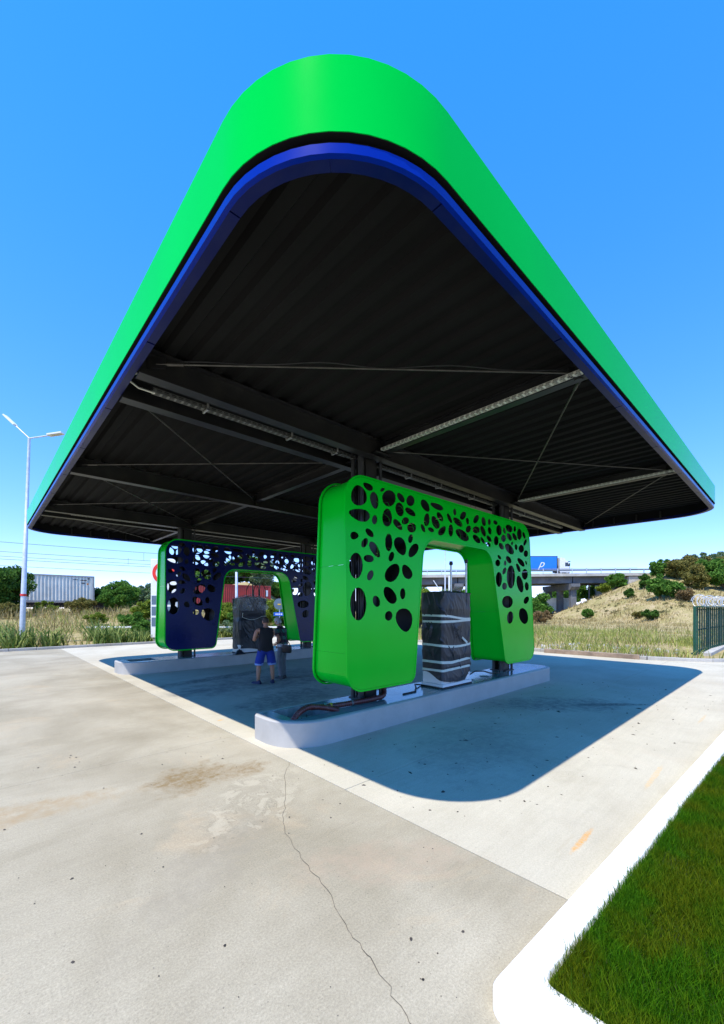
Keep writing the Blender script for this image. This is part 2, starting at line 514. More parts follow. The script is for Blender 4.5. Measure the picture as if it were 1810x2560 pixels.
# ---- concrete forecourt of cast slabs
BROWN = (0.20, 0.135, 0.06)
M['slab_rough'] = concrete('rough beige concrete', (0.312, 0.27, 0.188), (0.438, 0.388, 0.288), stains=[
    (1.78, 4.80, 0.55, 0.42, 0.4, (0.22, 0.15, 0.065), 0.95, 3.6, 4.0),
    (2.35, 4.60, 0.35, 0.25, 0.2, (0.24, 0.17, 0.085), 0.9, 3.4, 6.0),
    (0.2, 5.1, 1.1, 0.28, -0.2, (0.34, 0.25, 0.14), 0.8, 3.4, 2.5),
    (-0.7, 8.8, 0.5, 0.35, 0.0, (0.42, 0.33, 0.15), 0.6, 1.3, 3.0),
    (1.3, 3.1, 0.9, 0.3, 0.55, (0.27, 0.235, 0.175), 0.5, 4.0, 3.0),
    (2.3, 2.2, 0.8, 0.3, -0.6, (0.40, 0.30, 0.21), 0.5, 3.5, 3.0),
    (0.3, 1.9, 0.9, 0.35, -0.7, (0.40, 0.32, 0.23), 0.5, 3.4, 2.5),
    (-1.5, 7.5, 2.2, 0.9, 0.2, (0.46, 0.40, 0.30), 0.6, 3.4, 1.2),
    (0.6, 0.9, 0.5, 0.12, 0.5, (0.27, 0.23, 0.17), 0.6, 3.6, 5.0)], blotch=(1.95, 3.75, 1.05, 0.50, 0.62))
M['slab_pale'] = concrete('pale troweled concrete', (0.455, 0.408, 0.308), (0.55, 0.503, 0.392), stains=[
    (3.71, 1.26, 0.30, 0.030, 0.02, (0.62, 0.30, 0.06), 0.95, 2.2, 16.0),
    (3.60, 1.34, 0.26, 0.020, 0.02, (0.42, 0.36, 0.26), 0.6, 0.9, 18.0),
    (5.75, 1.17, 0.55, 0.035, 0.03, (0.62, 0.42, 0.20), 0.7, 2.6, 9.0),
    (9.3, 1.20, 0.5, 0.03, 0.0, (0.6, 0.40, 0.18), 0.55, 1.2, 9.0),
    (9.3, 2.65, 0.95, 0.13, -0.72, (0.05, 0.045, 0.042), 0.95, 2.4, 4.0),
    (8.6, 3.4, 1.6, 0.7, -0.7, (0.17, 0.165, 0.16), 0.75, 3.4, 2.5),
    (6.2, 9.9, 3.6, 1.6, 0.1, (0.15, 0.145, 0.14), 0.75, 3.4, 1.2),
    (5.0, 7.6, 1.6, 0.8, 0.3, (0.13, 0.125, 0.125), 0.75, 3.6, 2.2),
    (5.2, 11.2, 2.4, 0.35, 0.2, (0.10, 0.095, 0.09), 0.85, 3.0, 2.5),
    (5.2, 3.2, 1.6, 0.9, 0.3, (0.26, 0.24, 0.21), 0.5, 3.8, 3.0),
    (3.08, 6.9, 0.08, 0.05, 0.4, (0.60, 0.32, 0.08), 0.8, 0.6, 12.0)], rough_amt=0.6, warm=(0.36, 0.30, 0.22))
M['joint'] = paint('joint filler', (0.20, 0.185, 0.165), 0.9, var=0.2, scale=9)

forecourt = MB().box(-32, 18.35, -14, 24.25, -0.16, -0.022).build('forecourt', M['joint'])
tag(forecourt, kind='structure')
XL = [-32, -26.2, -20.4, -14.6, -8.8, -2.95, 2.88, 11.15, 18.34]
YL = [-14, -8.0, -2.0, 5.90, 11.9, 17.9, 24.24]
YR = [-14, -8.0, -2.0, 3.35, 9.6, 16.9, 24.24]
for i in range(len(XL) - 1):
    right = XL[i] >= 2.8
    yy = YR if right else YL
    for j in range(len(yy) - 1):
        g = 0.004
        dz = rng.uniform(-0.0015, 0.0015)
        if XL[i] == 2.88: dz = 0.002
        MB().cbox(XL[i] + g, XL[i + 1] - g, yy[j] + g, yy[j + 1] - g, -0.03, dz, 0.004).build(
            'slab', M['slab_pale'] if right else M['slab_rough'], forecourt)

# hairline crack running from the joint towards the camera
ck = [(2.86, 4.42), (2.54, 4.01), (2.29, 3.59), (2.10, 3.33), (1.95, 3.05), (1.86, 2.74), (1.80, 2.43), (1.74, 2.17), (1.66, 1.93), (1.61, 1.72), (1.56, 1.50), (1.48, 1.25), (1.43, 1.02), (1.40, 0.7)]
cpts = []
for (x0, y0), (x1, y1) in zip(ck[:-1], ck[1:]):
    for t in (0, .2, .4, .6, .8):
        x, y = x0 + (x1 - x0) * t, y0 + (y1 - y0) * t
        cpts.append((x + rng.uniform(-.014, .014), y + rng.uniform(-.012, .012)))
mb = MB()
for k in range(len(cpts) - 1):
    (x0, y0), (x1, y1) = cpts[k], cpts[k + 1]
    w0 = 0.0015 + 0.0022 * abs(mnoise.noise(Vector((x0 * 6, y0 * 6, 1)))); w1 = 0.0015 + 0.0022 * abs(mnoise.noise(Vector((x1 * 6, y1 * 6, 1))))
    mb.add([(x0 - w0, y0, .0035), (x0 + w0, y0, .0035), (x1 + w1, y1, .0035), (x1 - w1, y1, .0035)], [(0, 1, 2, 3)])
M['crack'] = paint('crack dirt', (0.10, 0.088, 0.068), 0.95, var=.5, scale=9)
mb.build('crack', M['crack'], forecourt)

# grit, pebbles and flakes lying on the concrete
mb = MB()
for k in range(620):
    if k < 330:
        x, y = rng.uniform(-2.5, 2.7), rng.uniform(1.0, 7.0)
    else:
        x, y = rng.uniform(3.0, 12.0), rng.uniform(1.2, 4.4)
    s = rng.choice([.002, .0025, .003, .004, .005, .008]) * rng.uniform(.7, 1.3)
    if k >= 330: s *= rng.choice([1, 1.4, 2.2])
    e = rng.uniform(1, 3.2) if k >= 330 else rng.uniform(1, 1.6)
    an = rng.uniform(0, pi)
    vs = []
    for q in range(6):
        t = q * pi / 3
        rr = s * rng.uniform(.7, 1.2)
        px, py = cos(t) * rr * e, sin(t) * rr
        vs.append((x + px * cos(an) - py * sin(an), y + px * sin(an) + py * cos(an), 0.003))
    vs.append((x, y, 0.003 + s * .8))
    mb.add(vs, [(q, (q + 1) % 6, 6) for q in range(6)])
M['grit'] = paint('dark grit', (0.05, 0.042, 0.035), 0.9, island=0.7)
tag(mb.build('grit', M['grit'], smooth=60), 'dark grit and pebbles scattered over the concrete', 'grit', kind='stuff')

# ---- white kerb and lawn at the lower right
KA = -0.0375
def kp(x, off=0.0):          # point on the kerb line: off metres inside the outer edge
    return (x + off * KA * -1 * 0, 1.05 + KA * (x - 1.86) - off)
outer = [(22, kp(22)[1])]
for k in range(9):
    t = pi / 2 + k / 8 * pi / 2
    outer.append((1.79 + 0.11 + 0.11 * cos(t), 1.05 - 0.11 + 0.11 * sin(t)))
outer.append((1.72, -6.0))
inner = [(22, kp(22, .185)[1])]
for k in range(7):
    t = pi / 2 + k / 6 * pi / 2
    inner.append((2.055 + 0.06 + 0.06 * cos(t), 0.872 - 0.06 + 0.06 * sin(t)))
inner.append((2.0, -6.0))
def strip_loop(mb, lo, li, z0, z1, ch=0.012):
    """kerb between two open polylines, rounded top edges"""
    def resample(p, n):
        d = [0]
        for a, b in zip(p[:-1], p[1:]): d.append(d[-1] + math.dist(a, b))
        out = []
        for k in range(n):
            s = d[-1] * k / (n - 1)
            i = max(j for j in range(len(d) - 1) if d[j] <= s + 1e-9)
            t = (s - d[i]) / max(1e-9, d[i + 1] - d[i])
            out.append((p[i][0] + (p[i + 1][0] - p[i][0]) * t, p[i][1] + (p[i + 1][1] - p[i][1]) * t))
        return out
    return resample(lo, 240), resample(li, 240)
def kerb_mesh():
    # straight leg, corner and short leg built from matched points
    o = outer; i_ = [inner[0]] + [inner[1 + min(6, max(0, round(k * 6 / 8)))] for k in range(9)] + [inner[-1]]
    rows = []
    c = 0.012
    for (ox, oy), (ix, iy) in zip(o, i_):
        d = Vector((ix - ox, iy - oy, 0)); d.normalize()
        rows.append([(ox, oy, -0.05), (ox, oy, 0.1 - c), (ox + d.x * c, oy + d.y * c, 0.1), (ix - d.x * c, iy - d.y * c, 0.1), (ix, iy, 0.1 - c), (ix, iy, -0.05)])
    mb = MB()
    vs = [p for r in rows for p in r]
    fs = []
    for a in range(len(rows) - 1):
        for k in range(5):
            fs.append((a * 6 + k, a * 6 + k + 1, (a + 1) * 6 + k + 1, (a + 1) * 6 + k))
    mb.add(vs, fs)
    return mb
tag(kerb_mesh().build('kerb', M['white_kerb'], smooth=50), kind='structure')

M['soil'] = paint('lawn soil', (0.022, 0.036, 0.006), 0.95, var=0.5, scale=8)
lawn = MB()
lawn.add([(inner[0][0], inner[0][1] + .004, .062)] + [(p[0] - .003, p[1] + .003, .062) for p in inner[1:]] + [(22, -6.0, .062)], [tuple(range(len(inner) + 1))])
tag(lawn.build('lawn', M['soil']), kind='structure')


def blades(name, pts, h, wd, lean, mat, parent=None, bend=0.5, dirs=None):
    """grass blades, 5 vertices each; pts (n,3), h, wd (n)"""
    n = len(pts)
    an = nrng.uniform(0, 2 * pi, n) if dirs is None else dirs
    fa = nrng.uniform(0, 2 * pi, n)
    side = np.stack([np.cos(fa), np.sin(fa), np.zeros(n)], 1) * (wd / 2)[:, None]
    ld = np.stack([np.cos(an), np.sin(an), np.zeros(n)], 1)
    L = (lean * h)[:, None]
    up = np.zeros((n, 3)); up[:, 2] = h
    mid = pts + up * 0.55 + ld * L * 0.35
    tip = pts + up * (1 - 0.25 * bend * lean[:, None]) + ld * L
    V = np.stack([pts - side, pts + side, mid + side * .75, mid - side * .75, tip], 1).reshape(-1, 3)
    base = (np.arange(n) * 5)[:, None]
    F = np.concatenate([base + np.array([[0, 1, 2]]), base + np.array([[0, 2, 3]]), base + np.array([[3, 2, 4]])], 0)
    return np_mesh(name, V, F, mat, parent)


M['lawn_grass'] = foliage('lawn grass', (0.010, 0.085, 0.001), (0.10, 0.25, 0.004), 0.4, patch=((0.04, 0.10, 0.001), (0.17, 0.21, 0.005), 3.0))
P_, H_, D_ = [], [], []
for (x0, x1, y0, dens) in ((2.02, 3.6, -0.5, 26000), (3.6, 6.0, 0.0, 17000), (6.0, 11.0, 0.2, 7000), (2.02, 11.0, -3.5, 3800), (11.0, 21.5, -1.5, 1500)):
    ymax = 0.90
    n = int((x1 - x0) * (ymax - y0) * dens)
    x = nrng.uniform(x0, x1, n); y = nrng.uniform(y0, ymax, n)
    lim = 1.05 + KA * (x - 1.86) - .178
    keep = y < lim
    x, y, lim = x[keep], y[keep], lim[keep]
    edge = np.minimum(lim - y, x - 2.05)
    tall = np.exp(-np.abs(edge) / 0.035)
    patch = np.array([mnoise.noise(Vector((a * 2.2, b_ * 2.2, 3))) for a, b_ in zip(x, y)])
    hh = nrng.uniform(.032, .085, len(x)) * (1 + 0.45 * patch) + tall * nrng.uniform(0.0, .06, len(x)) * (nrng.uniform(0, 1, len(x)) > .35) + tall * nrng.uniform(.03, .09, len(x)) * (nrng.uniform(0, 1, len(x)) > .9)
    hh = hh + (nrng.uniform(0, 1, len(x)) > .988) * nrng.uniform(.02, .06, len(x))
    P_.append(np.stack([x, y, np.full(len(x), .06)], 1)); H_.append(hh)
P_ = np.concatenate(P_); H_ = np.concatenate(H_)
lg = blades('lawn_grass', P_, H_, nrng.uniform(.0025, .0045, len(P_)), nrng.uniform(.1, .75, len(P_)), M['lawn_grass'])
tag(lg, 'dense green lawn grass inside the white kerb', 'grass', kind='stuff')

# ---- kerb stones along the rear and right edges of the forecourt
M['kerb_stone'] = concrete('kerb concrete', (0.36, 0.34, 0.31), (0.50, 0.48, 0.45))
kroot = MB().box(-24, 18.5, 24.27, 24.40, -0.1, 0.05).build('kerb', M['joint']); tag(kroot, kind='structure')
stone = MB().cbox(-0.495, 0.495, -0.075, 0.075, -0.05, 0.12, 0.012).build('kerb_stone', M['kerb_stone'], kroot)
stone.location = (-23.5, 24.335, 0)
for k in range(1, 42):
    s = stone.copy(); COL.objects.link(s)
    s.location = (-23.5 + k, 24.335 + rng.uniform(-.008, .008), rng.uniform(-.01, .008)); s.rotation_euler = (0, 0, rng.uniform(-.006, .006))
kroot2 = MB().box(18.38, 18.50, 4.3, 24.0, -0.1, 0.05).build('kerb', M['joint']); tag(kroot2, kind='structure')
path = [(18.44, 4.5 + k) for k in range(20)]
for (x, y) in path:
    s = stone.copy(); COL.objects.link(s); s.parent = kroot2
    s.location = (x + rng.uniform(-.008, .008), y, rng.uniform(-.01, .008)); s.rotation_euler = (0, 0, pi / 2 + rng.uniform(-.006, .006))
curve = [(18.62, 3.53, 1.95), (19.06, 2.66, 2.1), (19.70, 1.92, 2.45), (20.6, 1.5, 2.9), (21.58, 1.35, 3.0), (22.57, 1.27, 3.07), (23.56, 1.2, 3.07), (24.55, 1.13, 3.07), (25.5, 1.07, 3.07), (26.5, 1.0, 3.07), (27.5, .93, 3.07), (28.5, .86, 3.07)]
for x, y, a in curve:
    s = stone.copy(); COL.objects.link(s); s.parent = kroot2
    s.location = (x, y, rng.uniform(-.01, .008)); s.rotation_euler = (0, 0, a)
# strip of concrete beyond the slabs up to that kerb's curve
apr = MB().add([(18.35, -14, .0), (18.35, 4.0, .0), (18.62, 3.5, .0), (19.06, 2.6, .0), (19.7, 1.85, .0), (20.6, 1.42, .0), (29, .75, .0), (40, 0, 0), (40, -14, 0)], [tuple(range(9))]).build('apron', M['slab_pale'])
tag(apr, kind='structure')
# ================================================================ CANOPY
X0, X1, Y0, Y1, RAD = 1.152, 14.80, 1.53, 18.05, 1.02


def rrect(off=0.0, n=14, x0=X0, x1=X1, y0=Y0, y1=Y1, r=RAD):
    """rounded rectangle, off metres inside the outline, counter-clockwise"""
    r2 = max(0.02, r - off)
    pts = []
    for cx, cy, a0 in ((x1 - r, y0 + r, -pi / 2), (x1 - r, y1 - r, 0), (x0 + r, y1 - r, pi / 2), (x0 + r, y0 + r, pi)):
        for k in range(n + 1):
            t = a0 + k / n * pi / 2
            pts.append((cx + cos(t) * r2, cy + sin(t) * r2))
    return pts


def sweep(mb, prof, n=14):
    """closed sweep of a (inset, z) profile round the canopy outline"""
    loops = [[(x, y, z) for x, y in rrect(o, n)] for o, z in prof]
    m = len(loops[0])
    vs = [p for lp in loops for p in lp]
    fs = []
    for a in range(len(prof)):
        b = (a + 1) % len(prof)
        for k in range(m):
            fs.append((a * m + k, a * m + (k + 1) % m, b * m + (k + 1) % m, b * m + k))
    return mb.add(vs, fs)


canopy = empty('canopy', (0, 0, 0), label='large petrol station canopy with rounded green fascia and black underside', cat='canopy')
ZB = 4.65
sweep(MB(), [(0, ZB), (0, 5.085), (0.004, 5.09), (0.05, 5.09), (0.05, ZB)]).build('fascia', M['fascia'], canopy, smooth=35)
sweep(MB(), [(0.018, 4.545), (0.018, 4.603), (0.024, 4.606), (0.05, 4.606), (0.05, 4.545)]).build('blue_band', M['band'], canopy, smooth=35)
sweep(MB(), [(0.049, 4.60), (0.049, 4.655), (0.07, 4.655), (0.07, 4.60)]).build('painted_shade_gap', M['black'], canopy, smooth=35)  # recess coloured black to draw in the fascia's shade above the band
sweep(MB(), [(0.004, 4.646), (0.004, 4.6495), (0.055, 4.6495), (0.055, 4.646)]).build('painted_shade_lip', M['black'], canopy, smooth=35)  # black strip over the green underside, its shade put into the colour
# soffit rim in sections with open seams
ro, ri = rrect(0.024, 14), rrect(0.125, 14)
segs = []
def rim_sections():
    m = len(ro)
    out = []
    for k in range(m):
        k2 = (k + 1) % m
        L = math.dist(ro[k], ro[k2])
        if L < 0.3:
            out.append((k, k2, 0, 1, 'c'))
        else:
            nn = max(1, round(L / 1.9))
            for q in range(nn):
                out.append((k, k2, q / nn, (q + 1) / nn, 's'))
    return out
def lerp2(a, b, t): return (a[0] + (b[0] - a[0]) * t, a[1] + (b[1] - a[1]) * t)
arc = []
def rim_piece(pts_o, pts_i):
    mb = MB(); n = len(pts_o)
    vs = [(*p, 4.546) for p in pts_o] + [(*p, 4.546) for p in pts_i] + [(*p, 4.62) for p in pts_i] + [(*p, 4.56) for p in pts_o]
    fs = []
    for k in range(n - 1):
        for a in range(3):
            fs.append((a * n + k, a * n + k + 1, (a + 1) * n + k + 1, (a + 1) * n + k))
    fs += [(0, n, 2 * n, 3 * n), (n - 1, 2 * n - 1, 3 * n - 1, 4 * n - 1)]
    mb.add(vs, fs)
    mb.build('rim_panel', M['rim'], canopy, smooth=35)
for k, k2, t0, t1, kind in rim_sections():
    if kind == 'c':
        arc.append((k, k2))
        if len(arc) == 7:
            ks = [a for a, _ in arc] + [arc[-1][1]]
            po = [ro[q] for q in ks]; pi_ = [ri[q] for q in ks]
            po[-1] = lerp2(po[-2], po[-1], .985); pi_[-1] = lerp2(pi_[-2], pi_[-1], .985)
            rim_piece(po, pi_); arc = []
    else:
        e = 0.0008
        rim_piece([lerp2(ro[k], ro[k2], t0 + e), lerp2(ro[k], ro[k2], t1 - e)], [lerp2(ri[k], ri[k2], t0 + e), lerp2(ri[k], ri[k2], t1 - e)])
sweep(MB(), [(0.10, 4.57), (0.10, 4.98), (0.112, 4.98), (0.112, 4.57)]).build('inner_upstand', M['black'], canopy, smooth=35)
# hangers on the inside of the upstand
hang = MB().cbox(-.02, .02, 0.0, .055, 4.60, 4.80, .004).box(-.16, .16, .012, .03, 4.585, 4.60).build('hanger', M['steel_dark'], canopy)
first = True
def put_hanger(x, y, a):
    global first
    h = hang if first else hang.copy()
    if not first: COL.objects.link(h)
    first = False
    h.location = (x, y, 0); h.rotation_euler = (0, 0, a)
for k in range(24):
    yy = Y0 + RAD + (Y1 - Y0 - 2 * RAD) * (k + .5) / 24
    put_hanger(X1 - .112, yy, pi / 2); 
for k in range(20):
    xx = X0 + RAD + (X1 - X0 - 2 * RAD) * (k + .5) / 20
    put_hanger(xx, Y1 - .112, pi)
# roof membrane closing the top
rt = rrect(0.055, 10)
MB().add([(*p, 5.02) for p in rt] + [(*p, 5.03) for p in rt], [tuple(range(len(rt))), tuple(range(len(rt), 2 * len(rt)))] +
         [(k, (k + 1) % len(rt), len(rt) + (k + 1) % len(rt), len(rt) + k) for k in range(len(rt))]).build('roof_membrane', M['black'], canopy)


def yr(x, off=0.12):
    """clear span of the sheet at x inside the rounded corners"""
    r = RAD
    d = 0
    if x < X0 + r: d = r - math.sqrt(max(0, (r - off) ** 2 - (X0 + r - x) ** 2))
    elif x > X1 - r: d = r - math.sqrt(max(0, (r - off) ** 2 - (x - X1 + r) ** 2))
    else: d = off
    return Y0 + d, Y1 - d


# trapezoidal roof sheets, ribs along y
pitch = 0.273
x = X0 + 0.125
prof = []
while x < X1 - 0.125:
    for dx, dz in ((0, 0), (0.095, 0), (0.128, 0.05), (0.228, 0.05), (0.262, 0)):
        if x + dx < X1 - 0.125: prof.append((x + dx, 4.822 + dz))
    x += pitch
per = 20
for s in range(0, len(prof) - 1, per):
    part = prof[s:s + per + 1]
    dz = rng.uniform(0, .004)
    mb = MB(); vs = []
    for px, pz in part:
        a, b = yr(px)
        for j in range(7):
            vs.append((px, a + (b - a) * j / 6, pz + dz))
    fs = [(i * 7 + j, i * 7 + j + 1, (i + 1) * 7 + j + 1, (i + 1) * 7 + j) for i in range(len(part) - 1) for j in range(6)]
    mb.add(vs, fs).build('roof_sheet', M['black'], canopy)


def ibeam(name, p0, p1, w, h, ztop, mat, parent, tf=0.013, tw=0.008):
    pr = [(-w / 2, 0), (w / 2, 0), (w / 2, tf), (tw / 2, tf), (tw / 2, h - tf), (w / 2, h - tf), (w / 2, h), (-w / 2, h), (-w / 2, h - tf), (-tw / 2, h - tf), (-tw / 2, tf), (-w / 2, tf)]
    z = ztop - h
    return MB().prism(pr, (p0[0], p0[1], z), (p1[0], p1[1], z)).build(name, mat, parent)


ZT = 4.815
for yb in (4.98, 5.70, 9.45, 13.58, 14.30):
    ibeam('main_beam', (X0 + .13, yb), (X1 - .13, yb), 0.165, 0.31, ZT, M['steel_dark'], canopy)
for xb in (5.12, 10.02):
    for a, b in ((Y0 + .13, 4.89), (5.79, 9.36), (9.54, 13.49), (14.39, Y1 - .13)):
        ibeam('cross_beam', (xb, a), (xb, b), 0.12, 0.20, ZT - .004, M['steel_dark'], canopy)
# end plates / stiffeners on the main beams at the columns
for yb in (4.98, 5.70, 9.45, 13.58, 14.30):
    for xb in (5.12, 10.02):
        MB().box(xb - .008, xb + .008, yb - .078, yb + .078, ZT - .295, ZT - .015).build('stiffener', M['steel_dark'], canopy)

# X bracing rods
Zr = 4.66
rods = [((1.45, 4.90), (5.05, 1.78)), ((5.20, 1.78), (9.95, 4.90)), ((5.20, 4.90), (9.95, 1.78)), ((10.1, 1.78), (14.55, 4.90)),
        ((1.45, 5.86), (5.05, 9.37)), ((1.45, 9.37), (5.05, 5.86)), ((1.45, 9.55), (5.05, 13.48)), ((1.45, 13.48), (5.05, 9.55)),
        ((10.1, 5.86), (14.55, 9.37)), ((10.1, 9.37), (14.55, 5.86)), ((1.45, 14.4), (5.05, 17.7)), ((10.1, 9.55), (14.55, 13.48))]
for k, (p, q) in enumerate(rods):
    zz = Zr + (0.02 if k % 2 else 0)
    d = Vector((q[0] - p[0], q[1] - p[1], 0)); L = d.length; d.normalize()
    P0, P1 = Vector((*p, zz)), Vector((*q, zz))
    rod = MB().tube([P0, P1], 0.011, 8).build('brace_rod', M['rod'], canopy, smooth=60)
    MB().tube([P0 + d * .12, P0 + d * .30], 0.020, 8).build('turnbuckle', M['rod'], rod, smooth=60)
    for e, s in ((P0, 1), (P1, -1)):
        MB().box(-.10, .10, -.006, .006, -.05, .07, Matrix.Translation(e) @ Matrix.Rotation(math.atan2(d.y, d.x), 4, 'Z')).build('gusset', M['steel_dark'], rod)
# drain knuckle at the bracing node by the right fascia
for (x, y) in ((5.12, 1.78), (10.02, 1.78)):
    MB().tube([(x, y, 4.60), (x, y, 4.78)], [0.05, 0.075], 12).tube([(x - .09, y + .02, 4.70), (x, y, 4.70)], .032, 10).build('drain_knuckle', M['steel_dark'], canopy, smooth=50)
# cable run strapped to the first rod
pts = []
for k in range(26):
    t = k / 25
    pts.append((1.55 + 3.5 * t + .02 * sin(9 * t), 4.80 - 3.02 * t + .03 * sin(13 * t + 1), 4.69 + .018 * sin(21 * t)))
MB().tube(pts, .007, 6).build('cable', M['cable'], canopy, smooth=60)


def cable_tray(p0, p1, width, wall, mat, parent, pit=0.085):
    """slotted U tray: rails and rungs, slots left open"""
    p0, p1 = Vector(p0), Vector(p1)
    d = (p1 - p0); L = d.length; d.normalize(); ang = math.atan2(d.y, d.x)
    T = Matrix.Translation(p0) @ Matrix.Rotation(ang, 4, 'Z')
    mb = MB()
    t = .0022
    for yy in (-width / 2, -width / 6, width / 6, width / 2):
        mb.box(0, L, yy - width * .055, yy + width * .055, 0, t, T)
    n = int(L / pit)
    for k in range(n + 1):
        off = (pit / 2) if False else 0
        mb.box(k * pit, k * pit + pit * .32, -width / 2, width / 2, .0005, t - .0004, T)
    for s in (-1, 1):
        for zz in (0.0, wall * .42, wall * .85):
            mb.box(0, L, s * width / 2 - .001, s * width / 2 + .001, zz, zz + wall * .17, T)
        for k in range(n + 1):
            mb.box(k * pit + pit * .2, k * pit + pit * .5, s * width / 2 - .0008, s * width / 2 + .0008, 0, wall, T)
    return mb.build('cable_tray', mat, parent, fix=False)


cable_tray((5.0, 4.86, 4.615), (5.0, Y0 + .17, 4.615), .075, .03, M['tray'], canopy)
cable_tray((9.90, 4.86, 4.615), (9.90, Y0 + .17, 4.615), .075, .03, M['tray'], canopy)
cable_tray((1.55, 5.40, 4.57), (4.85, 5.40, 4.57), .075, .05, M['zinc_dull'], canopy)
cable_tray((5.4, 5.36, 4.55), (9.7, 5.36, 4.55), .075, .05, M['zinc_dull'], canopy)
cable_tray((10.3, 5.36, 4.55), (13.9, 5.36, 4.55), .075, .05, M['zinc_dull'], canopy)
cable_tray((1.9, 13.94, 4.55), (9.7, 13.94, 4.55), .075, .05, M['zinc_dull'], canopy)
# tray clips, looped cable ends
for xx in (2.2, 3.5, 4.4, 6.3, 7.3, 8.6, 11.2, 12.6):
    MB().box(xx - .012, xx + .012, 5.30, 5.47, 4.545, 4.56).box(xx - .012, xx + .012, 5.30, 5.315, 4.545, 4.66).box(xx - .012, xx + .012, 5.455, 5.47, 4.545, 4.66).build('tray_clip', M['zinc'], canopy)
pts = [(1.33, 5.20, 4.64), (1.27, 5.28, 4.63), (1.30, 5.36, 4.60), (1.40, 5.40, 4.575), (1.58, 5.40, 4.575)]
MB().tube(pts, .012, 6).build('cable', M['tray'], canopy, smooth=60)
for cx in (4.35, 4.62, 5.35, 8.3, 9.4):
    pts = [(cx + .18 * cos(t) , 5.3 + .05 * sin(3 * t), 4.60 + .075 * sin(t)) for t in [k / 14 * 2 * pi for k in range(15)]]
    MB().tube(pts, .006, 5).build('cable', M['cable'], canopy, smooth=60)
for cx, cy in ((8.45, 5.25),):
    pts = [(cx + .10 * cos(t), cy, 4.30 + .16 * sin(t)) for t in [k / 10 * pi for k in range(11)]]
    MB().tube(pts, .006, 5).build('cable', M['cable'], canopy, smooth=60)

# columns (H sections) with rain pipes and base plates; the portals are clad round them
COLS = [(5.05, 5.30), (9.90, 5.30), (5.05, 13.92), (9.90, 13.92)]
for cx, cy in COLS:
    w = .26; t = .018
    pr = [(-w / 2, -w / 2), (w / 2, -w / 2), (w / 2, -w / 2 + t), (.008, -w / 2 + t), (.008, w / 2 - t), (w / 2, w / 2 - t), (w / 2, w / 2), (-w / 2, w / 2), (-w / 2, w / 2 - t), (-.008, w / 2 - t), (-.008, -w / 2 + t), (-w / 2, -w / 2 + t)]
    c = MB().prism(pr, (cx, cy, .37), (cx, cy, 4.56), u=(1, 0, 0), w=(0, 1, 0)).build('column', M['steel_dark'], canopy)
    MB().cbox(cx - .22, cx + .22, cy - .22, cy + .22, .352, .378, .004).build('base_plate', M['steel_dark'], c)
    MB().box(cx - .19, cx + .19, cy - .45, cy + .45, 4.56, 4.585).build('head_plate', M['steel_dark'], c)
    for dx, dy, rr in ((-.22, -.10, .055), (.20, -.16, .03), (-.20, .12, .04)):
        MB().tube([(cx + dx, cy + dy, .36), (cx + dx, cy + dy, 4.75)], rr, 12).build('rain_pipe', M['pvc'], c, smooth=50)
    MB().tube([(cx - .22, cy - .10, .40), (cx - .22, cy - .10, .44)], .064, 12).tube([(cx - .22, cy - .10, .54), (cx - .22, cy - .10, .57)], .064, 12).build('pipe_collar', M['pvc'], c, smooth=50)
